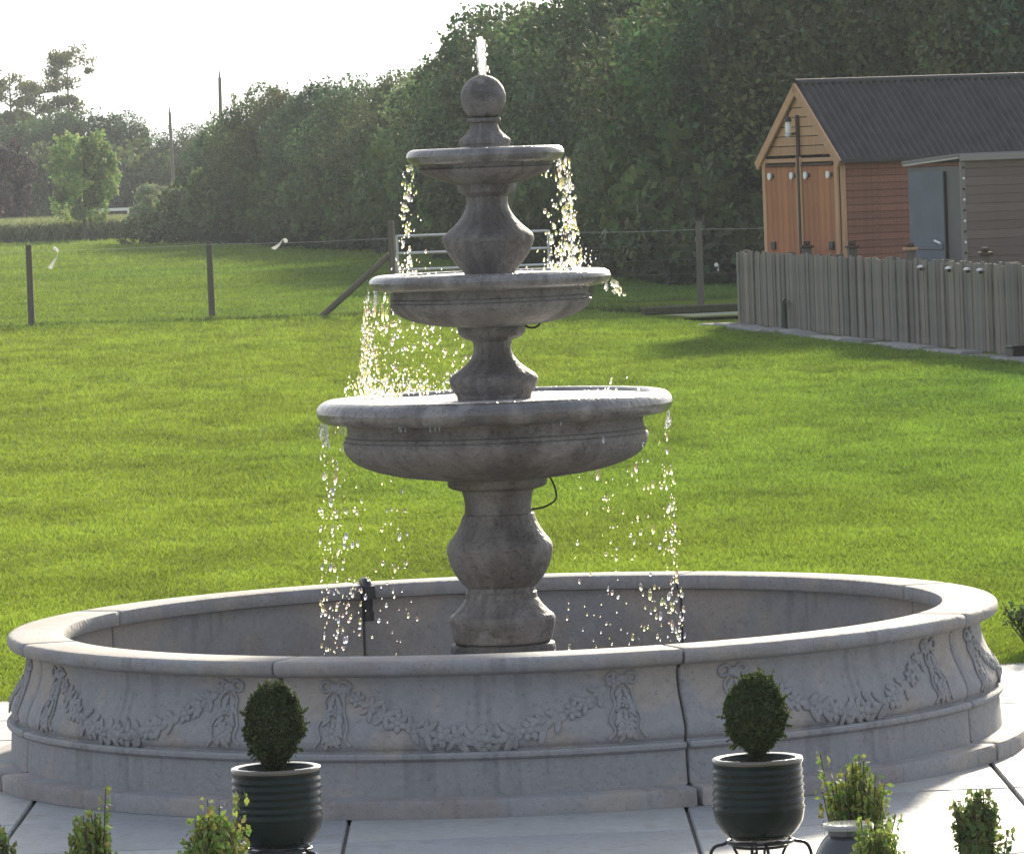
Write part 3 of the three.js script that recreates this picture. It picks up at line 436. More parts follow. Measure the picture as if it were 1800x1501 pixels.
// ------------------------------------------------------------------ hedgerow trees and trees far off
{
  const kinds = [ // 6 m model trees
    { rx: 2.5, ry: 2.9, cy: 3.0, lobes: 34, lobe: 2.5, n: 30000, spray: 60, seed: 1, c: [[0.03, 0.058, 0.022], [0.075, 0.11, 0.045]] },
    { rx: 2.7, ry: 2.8, cy: 2.9, lobes: 28, lobe: 2.8, n: 30000, spray: 45, seed: 2, c: [[0.045, 0.068, 0.026], [0.09, 0.11, 0.05]] },
    { rx: 2.4, ry: 3.0, cy: 3.0, lobes: 40, lobe: 2.2, n: 30000, spray: 80, seed: 3, c: [[0.026, 0.052, 0.022], [0.06, 0.1, 0.045]] },
    { rx: 2.6, ry: 2.9, cy: 3.0, lobes: 30, lobe: 2.4, n: 30000, spray: 90, seed: 4, c: [[0.065, 0.095, 0.04], [0.125, 0.155, 0.075]] },
  ].map((k) => ({ crown: leafCloud(crownPts(k), 0.115, toneOf(...k.c), k.seed + 40, 0.6), trunk: trunkGeo(4.4, 0.16, 0.2, k.seed) }));
  const rows = [ // x, z, height, kind, label
    [-8.3, -157.5, 4.5, 2, 'last small dark tree at the left end of the hedgerow'],
    [-7.15, -149.5, 5.35, 0, 'round hedgerow tree sloping down beside the gap of bright sky'],
    [-5.75, -143.5, 5.35, 1, 'hedgerow tree with twiggy crest above the second fence post'],
    [-4.32, -136.5, 5.3, 2, 'bushy dark hedgerow tree left of the leaning fence brace'],
    [-3.02, -130.5, 5.25, 0, 'hedgerow tree above the braced corner post'],
    [-1.79, -123.5, 5.15, 1, 'brownish green hedgerow tree just left of the top bowl'],
    [-0.82, -117.5, 5.2, 3, 'hedgerow tree behind the left half of the top bowl'],
    [0.25, -107.5, 5.9, 2, 'taller tree rising steeply behind the water jet'],
    [0.95, -101.5, 6.1, 0, 'tall dark tree just right of the ball finial'],
    [1.75, -97.5, 6.4, 1, 'tall tree behind the right end of the top bowl'],
    [2.54, -93.5, 6.5, 0, 'tall dense tree right of the middle bowl'],
    [3.22, -87.5, 6.5, 2, 'dark tree midway between the fountain and the shed'],
    [3.75, -80.5, 5.3, 3, 'paler green drooping tree standing forward just left of the shed'],
    [4.5, -75.5, 6.2, 1, 'tree directly behind the shed gable'],
    [5.15, -71.5, 6.4, 0, 'tree behind the left end of the shed roof'],
    [6.0, -69.5, 6.5, 2, 'dark tree above the middle of the shed roof'],
    [7.1, -68.5, 6.5, 1, 'tree above the right end of the shed roof'],
    [8.6, -67, 6.4, 0, 'tree at the right edge behind the shed'],
    [10.4, -66, 6.6, 2, 'outermost tree of the row right of the shed'],
  ];
  const r = mulberry(66);
  for (const [x, z, h, k, label] of rows) {
    const t = thing('hedgerow_tree', label, 'tree', [x, 0, z], r() * 6.28, 'trees of the hedgerow');
    part('trunk', kinds[k].trunk, mBark, t); part('crown', kinds[k].crown, leafTints[(rows.findIndex((q) => q[4] === label) * 2 + (k === 3 ? 1 : 0)) % 5], t);
    r(); const s = h / 6.15; t.scale.set(s * (0.95 + 0.15 * r()), s, s * (0.95 + 0.15 * r()));
  }
  // undergrowth that closes the foot of the hedgerow: no plant of it can be told apart
  const clump = leafCloud(crownPts({ rx: 0.8, ry: 0.75, cy: 0.75, lobes: 9, lobe: 0.9, n: 900, seed: 9 }), 0.13, toneOf([0.03, 0.05, 0.016], [0.07, 0.095, 0.03]), 19, 0.6);
  const um = new THREE.InstancedMesh(clump, mLeaf, 260), c = new THREE.Color();
  for (let i = 0; i < 260; i++) { const t = i / 260, q = t * (rows.length - 1), a = rows[floor(q)], b = rows[min(rows.length - 1, floor(q) + 1)], f = q - floor(q), s = 0.7 + 1.1 * r(); um.setMatrixAt(i, M4(V(lerp(a[0], b[0], f) - 0.5 + (r() - 0.5) * 2.2, -0.1, lerp(a[1], b[1], f) + 1.2 + (r() - 0.5) * 3), E(0, r() * 6, 0), V(s, s * (0.8 + 0.5 * r()), s))); const k = 0.75 + 0.6 * r(); um.setColorAt(i, c.setRGB(k, k, k * (0.9 + 0.3 * r()))); }
  um.name = 'hedge_undergrowth'; scene.add(um); tag(um, 'dark tangled undergrowth along the foot of the hedgerow', 'undergrowth', null, 'stuff');

  const far = [ // x, z, height, rx, kind, name, label
    [-22.3, -243, 6.1, 3.2, 0, 'background_tree', 'dark broad tree at the far left under the two wispy tall trees'],
    [-20.2, -244, 6.2, 3.0, 2, 'background_tree', 'dark tree directly behind the pale young tree'],
    [-18.2, -246, 6.0, 2.3, 0, 'background_tree', 'dark background tree sloping down left of the sky gap'],
    [-17.3, -257, 4.3, 2.4, 2, 'background_tree', 'low dark tree at the bottom of the sky gap'],
    [-14.7, -237, 5.1, 2.0, 0, 'background_tree', 'small dark tree just right of the utility pole'],
    [-13.0, -231, 4.7, 2.0, 1, 'background_tree', 'dark tree between the pole and the hedgerow end'],
    [-25.5, -246, 5.2, 3.0, 1, 'background_tree', 'dark tree at the left edge below the sky'],
  ];
  for (const [x, z, h, rx, k, name, label] of far) { const t = thing(name, label, 'tree', [x, 0, z], r() * 6.28, 'trees far across the field'); part('trunk', kinds[k].trunk, mBark, t); part('crown', kinds[k].crown, mLeaf, t); t.scale.set(rx / 2.5, h / 6.1, rx / 2.5); }
  // distant line of hedge that closes the view below the far trees
  const fm = new THREE.InstancedMesh(clump, mLeaf, 150); for (let i = 0; i < 150; i++) { const s = 1.6 + 1.4 * r(); fm.setMatrixAt(i, M4(V(-29 + 20 * i / 150 + r(), -0.2, -232 - 10 * r()), E(0, r() * 6, 0), V(s, s, s))); }
  fm.name = 'far_hedge'; scene.add(fm); tag(fm, 'dark far hedge closing the view across the field on the left', 'hedge', null, 'stuff');

  // two tall wispy trees with the sky glaring through
  function wispy(x, z, h, seed, label) {
    const t = thing('wispy_tree', label, 'tree', [x, 0, z], 0, 'tall wispy trees'), q = mulberry(seed), gs = [bar([0, -0.1, 0], [0, h * 0.95, 0], 0.14, 0.03, 7)], pts = [];
    for (let k = 0; k < 40; k++) {
      const y = h * (0.36 + 0.62 * q()), a = q() * 6.28, L = (0.3 + 0.9 * q()) * (y > h * 0.75 ? 1.15 : 0.8), e = [cos(a) * L, y + 0.25 * L, sin(a) * L]; gs.push(bar([0, y - 0.2 * L, 0], e, 0.03, 0.01, 5));
      const n = 60 + floor(q() * 160), R = 0.2 + 0.28 * q(); for (let i = 0; i < n; i++) pts.push([e[0] + (q() + q() - 1) * R * 1.6, e[1] + (q() + q() - 1) * R, e[2] + (q() + q() - 1) * R * 1.6, 1]);
    }
    part('trunk', gs, mBark, t); part('crown', leafCloud(pts, 0.2, toneOf([0.07, 0.085, 0.03], [0.13, 0.13, 0.05]), seed, 0.6), mLeaf, t);
  }
  wispy(-26.2, -272, 8.7, 31, 'thin wispy tree cut by the left edge against the white sky');
  wispy(-25.6, -281, 8.0, 32, 'thin bare trunked tree left of the tall wispy one');
  wispy(-23.7, -281, 9.8, 33, 'tallest wispy tree on the left with sky showing through its top');

  // pale young tree, copper shrub, shrubs at the field edge
  {
    const t = thing('young_tree', 'pale fresh green young tree on a thin trunk at the far field edge', 'tree', [-14.65, 0, -171.5]);
    part('trunk', trunkGeo(3.2, 0.07, 0.1, 71), mBark, t);
    part('crown', leafCloud(crownPts({ rx: 1.3, ry: 1.75, cy: 2.45, lobes: 20, lobe: 1.25, n: 10000, spray: 45, seed: 72 }), 0.16, toneOf([0.13, 0.19, 0.06], [0.22, 0.28, 0.1]), 73, 0.6), mLeaf, t);
    const s = thing('copper_tree', 'dark purple leaved tree at the left edge of the field', 'tree', [-18.6, 0, -184]);
    part('trunk', trunkGeo(3.4, 0.1, 0, 74), mBark, s); part('crown', leafCloud(crownPts({ rx: 1.2, ry: 2.1, cy: 2.1, lobes: 20, lobe: 1.2, n: 6000, spray: 20, seed: 75 }), 0.16, toneOf([0.035, 0.022, 0.03], [0.07, 0.045, 0.055]), 76, 0.6), mLeaf, s);
    const u = thing('pale_shrub', 'grey green leafy shrub at the foot of the utility pole', 'shrub', [-10.75, 0, -157.5]);
    part('stem', trunkGeo(1.1, 0.05, 0.1, 77), mBark, u); part('foliage', leafCloud(crownPts({ rx: 1.35, ry: 1.0, cy: 1.0, lobes: 16, lobe: 1.3, n: 9000, spray: 50, seed: 78 }), 0.14, toneOf([0.13, 0.17, 0.09], [0.21, 0.25, 0.14]), 79, 0.5), mLeaf, u);
    for (const [x, z, sx, sy, lab] of [[-11.6, -155.5, 0.9, 0.75, 'low dark bramble bush left in front of the pale shrub'], [-10.1, -154.5, 1.2, 0.72, 'low dark bramble bush under the pale shrub, at the field edge'], [-8.9, -155, 1.2, 1.2, 'low dark bush where the hedgerow begins']]) {
      const b = thing('bramble_bush', lab, 'bush', [x, 0, z], x, 'dark bushes at the field edge'); const st = part('stem', trunkGeo(0.9, 0.04, 0.1, 80), mBark, b); part('foliage', clump, mLeaf, b); b.scale.set(sx * 1.2, sy * 0.85, sx * 1.2);
    }
  }
  // utility poles
  for (const [x, z, h, lean, lab] of [[-12.53, -191.5, 4.9, -0.05, 'grey wooden utility pole standing free above the pale shrub'], [-9.05, -160.5, 5.6, 0.08, 'pole whose tip pokes out above the left end of the hedgerow']]) {
    const p = thing('utility_pole', lab, 'pole', [x, 0, z], 0, 'utility poles'); part('pole', bar([0, -0.2, 0], [lean, h, 0], 0.1, 0.055, 10), std({ map: mPost.map, color: new THREE.Color().setRGB(1.6, 1.6, 1.6), roughness: 0.9 }), p); part('cap', bar([lean, h, 0], [lean, h + 0.25, 0], 0.03, 0.012, 8), mIron, p);
  }
  { // white rail far across the field
    const f = thing('white_rail_fence', 'low white rail glimpsed across the field under the trees', 'fence', [-17.3, 0, -212]);
    part('rail', box(2.4, 0.13, 0.04, 0.4, 1.0, 0), mWhite, f); for (const x of [-0.7, 0.4, 1.5]) part('post', box(0.09, 0.98, 0.09, x, 0.45, -0.07), mWhite, f);
  }
}

// ------------------------------------------------------------------ stock fence across the lawn
{
  const f = thing('wire_fence', 'wire stock fence on wooden posts across the end of the lawn', 'fence');
  const posts = [[-9.45, -58.7, 1.2], [-6.79, -58.78, 1.235], [-4.12, -58.8, 1.18], [-1.42, -58.1, 1.39], [1.12, -57.4, 1.25], [2.97, -55.4, 1.25], [4.6, -55.0, 1.2]], r = mulberry(91);
  const pg = bar([0, -0.2, 0], [0, 1.2, 0], 0.052, 0.045, 10);
  posts.forEach(([x, z, h]) => { const p = part('post', pg, mPost, f); p.position.set(x, 0, z); p.scale.y = h / 1.2; p.rotation.set((r() - 0.5) * 0.03, r() * 6, x < -6 && x > -7 ? 0.02 : (r() - 0.5) * 0.02); });
  part('brace', bar([-2.52, 0.0, -58.3], [-1.45, 0.9, -58.1], 0.05, 0.045, 10), mPost, f);
  for (const [i, j] of [[0, 1], [1, 2], [2, 3], [4, 5], [5, 6]]) for (const y of [1.14, 0.92, 0.72, 0.52, 0.34, 0.16]) {
    const a = posts[i], b = posts[j]; part('wire', tube([[a[0], y, a[1] + 0.05], [(a[0] + b[0]) / 2, y - 0.015, (a[1] + b[1]) / 2 + 0.05], [b[0], y, b[1] + 0.05]], y > 1 ? 0.0024 : 0.0015, 6, 5), y > 1 ? mGalv : mWire, f);
  }
  const g = thing('field_gate', 'grey tubular metal gate behind the fountain between two fence posts', 'gate', [-1.33, 0, -57.6]);
  const W = 2.2; for (const y of [1.17, 0.92, 0.68, 0.45, 0.22]) part('rail', bar([0, y, 0], [W, y, 0.1], 0.021, 0.021, 10), mGalv, g);
  part('stile', bar([0, 0.2, 0], [0, 1.19, 0], 0.021, 0.021, 10), mGalv, g); part('stile', bar([W, 0.2, 0.1], [W, 1.19, 0.1], 0.021, 0.021, 10), mGalv, g);
  // flapping white tapes on the top wire
  const tape = (pts, w, pos, lab) => { const c = new THREE.CatmullRomCurve3(pts.map((p) => V(...p))), n = 14, P = [], q = []; for (let i = 0; i <= n; i++) { const t = c.getPoint(i / n), tw = 0.8 + 1.6 * i / n; q.push([[t.x - w / 2 * cos(tw), t.y, t.z - w / 2 * sin(tw)], [t.x + w / 2 * cos(tw), t.y + w * 0.3, t.z + w / 2 * sin(tw)]]); } for (let i = 0; i < n; i++) P.push(...q[i][0], ...q[i][1], ...q[i + 1][1], ...q[i][0], ...q[i + 1][1], ...q[i + 1][0]); const o = thing('marker_tape', lab, 'tape', pos, 0, 'white tapes on the fence wire'); part('ribbon', geoFrom(P, null, null, 2), mTape, o); part('knot', new THREE.IcosahedronGeometry(0.03, 1), mTape, o); };
  tape([[0, 0, 0], [0.05, -0.05, 0.02], [0.03, -0.13, 0.05], [-0.03, -0.22, 0.03], [-0.08, -0.3, 0.04]], 0.075, [-6.4, 1.16, -58.72], 'long white tape hanging from the wire beside the leftmost post');
  tape([[0, 0, 0], [-0.03, 0.02, 0.03], [-0.1, -0.06, 0.06], [-0.19, -0.12, 0.03]], 0.085, [-2.98, 1.15, -58.48], 'short white tape fluttering right of the second post');
  tape([[0, 0, 0], [0.03, -0.04, 0.02], [0.02, -0.09, 0.03]], 0.04, [3.2, 0.63, -55.3], 'small yellowish tag on the lower wire right of the rightmost post');
}
// twiggy weeds by the gate
{
  const w = thing('dry_weed', 'tall twiggy weeds standing at the right end of the metal gate', 'weed', [1.28, 0, -57.0]); const r = mulberry(93), gs = [], pts = [];
  for (let k = 0; k < 16; k++) { const a = r() * 6.28, L = 0.5 + 0.6 * r(), e = [cos(a) * 0.18 + r() * 0.35, L, sin(a) * 0.18]; gs.push(bar([cos(a) * 0.08, -0.02, sin(a) * 0.08], e, 0.008, 0.003, 5)); for (let i = 0; i < 26; i++) { const t = 0.35 + 0.65 * r(); pts.push([e[0] * t + (r() - 0.5) * 0.14, e[1] * t + (r() - 0.5) * 0.1, e[2] * t + (r() - 0.5) * 0.14, 1]); } }
  part('stem', gs, mBark, w); part('foliage', leafCloud(pts, 0.05, toneOf([0.07, 0.075, 0.04], [0.12, 0.12, 0.07]), 94), mLeaf, w);
}

// ------------------------------------------------------------------ paling fence, its kerb stones and fittings
{
  const A = [3.139, -47.77], B = [5.62, -31.8], L = hypot(B[0] - A[0], B[1] - A[1]), yaw = Math.atan2(-(B[1] - A[1]), B[0] - A[0]); // local x runs along the fence towards the camera
  const f = thing('paling_fence', 'weathered grey paling fence of close upright boards in front of the sheds', 'fence', [A[0], 0, A[1]], yaw);
  const r = mulberry(101), n = 122, w = L / n, shapes = [0, 1, 2, 3].map((k) => box(w * 0.93 - 0.003 * k, 0.9 + 0.012 * k, 0.022, 0, 0.47 + 0.006 * k, 0, 0.004));
  for (let i = 0; i < n; i++) { const p = part('paling', shapes[floor(r() * 4)], picketMats[floor(r() ** 1.3 * 5)], f); p.position.set((i + 0.5) * w, (r() - 0.5) * 0.012, (r() - 0.5) * 0.03); p.rotation.set(0, (r() - 0.5) * 0.16, (r() - 0.5) * 0.014); }
  for (const y of [0.25, 0.72]) part('rail', box(L, 0.08, 0.04, L / 2, y, -0.05), mPost, f);
  for (let i = 0; i <= 6; i++) part('post', box(0.09, 1.0, 0.09, clamp(i * L / 6, 0.06, L - 0.06), 0.45, -0.115), mPost, f);
  const P = (d, out) => [A[0] + (B[0] - A[0]) * d / L + out * (B[1] - A[1]) / L, A[1] + (B[1] - A[1]) * d / L - out * (B[0] - A[0]) / L];
  // P(d, out): out > 0 lies right of the fence, out < 0 on the lawn side
  const kg = [0, 1, 2].map((k) => { const g = box(1.0 - 0.12 * k, 0.06 + 0.012 * k, 0.24, 0, 0, 0, 0.02), p = g.attributes.position; for (let i = 0; i < p.count; i++) { const s = 0.02 * (hash(Math.round(p.getX(i) * 50), Math.round(p.getZ(i) * 50), k + Math.round(p.getY(i) * 50)) - 0.5); p.setXYZ(i, p.getX(i) + s, p.getY(i) + s * 0.6, p.getZ(i) + s * 1.6); } return g; });
  const kerbMats = [[0.9, 0.9, 0.87], [0.7, 0.72, 0.67], [1.1, 1.08, 1.02]].map((c) => std({ map: castTex, color: new THREE.Color().setRGB(...c), bumpMap: castBump, bumpScale: 0.02, roughness: 0.95 })), kerb = new THREE.Group(); kerb.name = 'kerb'; scene.add(kerb); tag(kerb, null, null, null, 'structure');
  for (let d = -0.35, i = 0; d < L + 1; d += 1.02 - 0.1 * (i % 3), i++) { const [x, z] = P(d, -0.22 - 0.06 * r()), k = part('kerb_stone', kg[i % 3], kerbMats[floor(r() * 3)], kerb); k.position.set(x, -0.012 + 0.03 * r(), z); k.rotation.set((r() - 0.5) * 0.05, yaw + (r() - 0.5) * 0.1, (r() - 0.5) * 0.05); }
  // capped posts showing over the boards
  const cap = (d, h, lab, light) => { const [x, z] = P(d, 0.45), t = thing('garden_post', lab, 'post', [x, 0, z], yaw, 'short posts behind the paling fence'); part('post', box(0.1, h, 0.1, 0, h / 2, 0), mPost, t); part('post_cap', box(0.15, 0.035, 0.15, 0, h + 0.0185, 0, 0.008), light ? mTan[1] : mBrownDark, t); part('finial', box(0.08, 0.05, 0.08, 0, h + 0.0615, 0, 0.012), mBrownDark, t); };
  cap(2.1, 0.98, 'dark post top above the fence below the left shed door'); cap(4.6, 1.0, 'dark post top above the fence below the shed corner'); cap(7.55, 1.0, 'post with pale cap above the fence below the red brown wall', true); cap(10.95, 0.98, 'brown post top above the fence below the corner of the grey shed');
  // small pale lights fixed near the top of the boards
  for (const [d, lab] of [[10.1, 'leftmost small pale light on the paling fence, set apart'], [11.35, 'second small pale light from the left on the paling fence'], [12.15, 'third small pale light from the left on the paling fence'], [12.7, 'rightmost small pale light on the paling fence']]) { const [x, z] = P(d, -0.05), t = thing('fence_light', lab, 'light', [x, 0.86, z], yaw + PI, 'pale lights on the paling fence'); part('shade', lathe([[0.045, 0], [0.042, 0.014], [0.02, 0.026], [0, 0.028]], 16), mGalv, t); part('body', box(0.025, 0.03, 0.035, 0, -0.016, 0.0), mIron, t); }
  // dark standpipe tap
  { const [x, z] = P(3.3, -0.12), t = thing('garden_tap', 'dark green standpipe tap in front of the left part of the paling fence', 'tap', [x, 0, z], yaw + PI); const m = std({ color: new THREE.Color().setRGB(0.015, 0.035, 0.028), roughness: 0.5 });
    part('standpipe', bar([0, 0, 0], [0, 0.34, 0], 0.045, 0.035, 10), m, t); part('spout', tube([[0, 0.32, 0], [0.12, 0.36, 0.04], [0.3, 0.35, 0.06], [0.38, 0.29, 0.06]], 0.022, 16, 8), m, t); part('handle', [bar([0, 0.34, 0], [0, 0.39, 0], 0.012), bar([-0.05, 0.392, 0], [0.05, 0.392, 0], 0.012)], m, t); }
  { const t = thing('drain_box', 'small black box on the lawn at the foot of the paling fence, right edge', 'box', [5.18, 0, -33.3], 0.2); part('body', box(0.32, 0.13, 0.22, 0.1, 0.065, 0, 0.01), mIron, t); part('lid', box(0.34, 0.02, 0.24, 0.1, 0.141, 0), mIron, t); }
  { const t = thing('sleeper_edge', 'dark old timber sleeper lying on the lawn behind the fence corner', 'sleeper', [2.85, 0, -54.0], 0.35); part('beam', box(1.6, 0.11, 0.16, 0, 0.055, 0, 0.015), std({ map: mPost.map, color: new THREE.Color().setRGB(0.5, 0.6, 0.4), roughness: 1 }), t); }
  { const g = new THREE.PlaneGeometry(1.1, 1.3, 8, 4); g.rotateX(-PI / 2); const p = part('path', g, std({ map: slabTex, color: new THREE.Color().setRGB(0.5, 0.55, 0.36), roughness: 1 }), scene); p.position.set(3.05, 0.03, -52.2); p.rotation.y = 0.3; tag(p, null, null, null, 'structure'); }
}

// ------------------------------------------------------------------ timber shed with double doors and corrugated roof
const YAW = 22.5 * PI / 180;
{
  const s = thing('timber_shed', 'brown timber shed with orange double doors and black corrugated roof', 'shed', [4.33, 0, -45.52], YAW);
  const W = 2.13, LEN = 4.6, HE = 2.12, HA = 2.95, r = mulberry(111);
  // shell under the boards
  part('frame', box(LEN - 0.06, HE - 0.06, W - 0.06, LEN / 2, HE / 2, -W / 2), mBrownDark, s);
  // side wall of shiplap boards
  const sw = new THREE.Group(); sw.name = 'side_wall'; s.add(sw); const nb = 24, bh = (HE - 0.02) / nb, pg = box(LEN, bh - 0.003, 0.022, LEN / 2, 0, 0, 0.004);
  for (let i = 0; i < nb; i++) { const p = part('plank', pg, mRed[floor(r() * 4)], sw); p.position.set(0, (i + 0.5) * bh, 0.0 + 0.002 * (i % 2)); p.rotation.x = -0.05; }
  // gable end: boards above, doors below
  const gw = new THREE.Group(); gw.name = 'gable_wall'; s.add(gw);
  const tri = (y0, y1) => { const hw = (y) => max(0.01, (HA - y) / (HA - HE) * W / 2), sh = new THREE.Shape([[-hw(y0), y0], [hw(y0), y0], [hw(y1), y1], [-hw(y1), y1]].map((p) => new THREE.Vector2(...p))); const g = new THREE.ExtrudeGeometry(sh, { depth: 0.022, bevelEnabled: false }); g.rotateY(-PI / 2); g.translate(0.0, 0, -W / 2); return g; };
  for (let i = 0; i < 7; i++) part('plank', tri(HE + 0.005 + i * 0.118, HE + i * 0.118 + 0.113), mTan[floor(r() * 4)], gw);
  // local: the gable faces -x; z runs from 0 (near corner) to -W
  for (const [z0, z1, k] of [[-0.09, -W / 2 + 0.05, 0], [-W / 2 - 0.05, -W + 0.09, 1]]) {
    const d = new THREE.Group(); d.name = 'door'; s.add(d); const w = abs(z1 - z0) / 6;
    const g = box(0.024, 1.93, w - 0.006, 0, 0, 0, 0.004);
    for (let i = 0; i < 6; i++) { const p = part('board', g, mOrange[floor(r() * 4)], d); p.position.set(-0.022, 1.02, max(z0, z1) - (i + 0.5) * w); }
    part('top_rail', box(0.03, 0.05, abs(z1 - z0), -0.03, 2.06, (z0 + z1) / 2), mTan[0], d); part('drip_bar', box(0.05, 0.025, abs(z1 - z0) - 0.06, -0.036, 2.0, (z0 + z1) / 2), mBrownDark, d);
    for (const z of [z0 + (z1 - z0) * 0.16, z0 + (z1 - z0) * 0.84]) { const c = new THREE.CylinderGeometry(0.046, 0.046, 0.02, 18); c.rotateZ(PI / 2); part('round_stud', c, mWhite, d).position.set(-0.055, 1.87, z); part('stud_plate', box(0.012, 0.05, 0.2, -0.04, 1.87, z), mBrownDark, d); }
    part('hinge', box(0.03, 0.1, 0.12, -0.045, 1.0, k ? z1 + 0.18 : z0 - 0.12), mIron, d);
  }
  for (const z of [-0.045, -W + 0.045]) part('corner_trim', box(0.03, 2.13, 0.09, -0.03, 1.065, z), mTan[2], s);
  for (const z of [-W / 2 + 0.055, -W / 2 - 0.055]) part('door_trim', box(0.02, 2.1, 0.05, -0.042, 1.05, z), mTan[1], s);
  part('centre_strip', box(0.03, 2.62, 0.055, -0.045, 1.31, -W / 2), mBrownDark, s);
  part('corner_trim', box(0.07, 2.1, 0.02, 0.02, 1.05, 0.026), mTan[2], s);
  // roof
  const slope = (side) => { // corrugated sheet from eave to ridge
    const over = 0.14, rise = HA + 0.04 - HE, run = W / 2, k = 1 + over / run, pitch = 0.095, n = Math.round((LEN + 0.2) / pitch * 8), pos = [], uv = [];
    const P = (i, j, t) => { const x = -0.05 + i / n * (LEN + 0.2), h = 0.027 * sin(x / pitch * 2 * PI) + t, zz = side > 0 ? -run + run * k * (1 - j) : -run - run * k * (1 - j), y = HA + 0.04 - rise * k * (1 - j); const nl = hypot(rise, run); return [x, y + h * run / nl + 0.03, zz + side * h * rise / nl]; };
    for (let i = 0; i < n; i++) for (const [a, b, cc, d] of [[0, 1, 0, 0], [0, 1, -0.008, 1]]) { const q = [[i, a], [i + 1, a], [i + 1, b], [i, b]]; for (const t of [[0, 1, 2], [0, 2, 3]]) for (const v of t) { const p = P(q[v][0], q[v][1], cc); pos.push(...p); uv.push(p[0], q[v][1] * 1.4); } }
    for (let i = 0; i < n; i++) { const q = [P(i, 0, 0), P(i + 1, 0, 0), P(i + 1, 0, -0.008), P(i, 0, -0.008)]; for (const t of [0, 1, 2, 0, 2, 3]) { pos.push(...q[t]); uv.push(q[t][0], 0); } }
    return geoFrom(pos, uv, null, 1.0);
  };
  const roof = part('roof', slope(1), mRoof, s); part('roof', slope(-1), mRoof, s);
  part('ridge_cap', tube([[-0.05, HA + 0.075, -W / 2], [LEN / 2, HA + 0.075, -W / 2], [LEN + 0.15, HA + 0.075, -W / 2]], 0.04, 10, 12), mRoof, roof);
  part('eave_gutter', box(LEN + 0.2, 0.05, 0.06, LEN / 2 + 0.05, HE - 0.09, 0.12), mRoof, s);
  const barge = (side) => { const run = W / 2 + 0.14, rise = (HA + 0.03 - HE) * run / (W / 2), l = hypot(run, rise), g = box(0.03, 0.12, l, 0, -0.05, 0); g.rotateX(side * Math.atan2(rise, run)); g.translate(-0.062, HA + 0.06 - rise / 2, -W / 2 + side * run / 2); return g; };
  part('barge_board', barge(1), mTan[0], s); part('barge_board', barge(-1), mTan[2], s);
  // lamp hung under the apex
  const q = new THREE.Vector3(-0.16, 0, -W / 2 - 0.02).applyAxisAngle(V(0, 1, 0), YAW).add(V(4.33, 0, -45.52));
  const l = thing('hanging_lantern', 'white lantern hung on a bracket under the peak of the shed gable', 'lantern', [q.x, 2.36, q.z], YAW); l.scale.setScalar(0.82);
  part('bracket', [bar([0.06, 0.42, 0], [0.0, 0.36, 0], 0.014), bar([0, 0.36, 0], [0, 0.3, 0], 0.01), bar([0.16, 0.05, 0], [0.0, 0.02, 0], 0.02)], mIron, l);
  part('glass', lathe([[0, 0.06], [0.045, 0.06], [0.05, 0.16], [0.035, 0.22], [0, 0.22]], 16), mWhite, l); part('lantern_cap', lathe([[0.06, 0.222], [0.05, 0.26], [0.015, 0.3], [0, 0.302]], 16), mIron, l); part('lantern_base', lathe([[0, -0.01], [0.05, -0.008], [0.055, 0.02], [0.04, 0.058], [0, 0.058]], 16), mGalv, l);
}
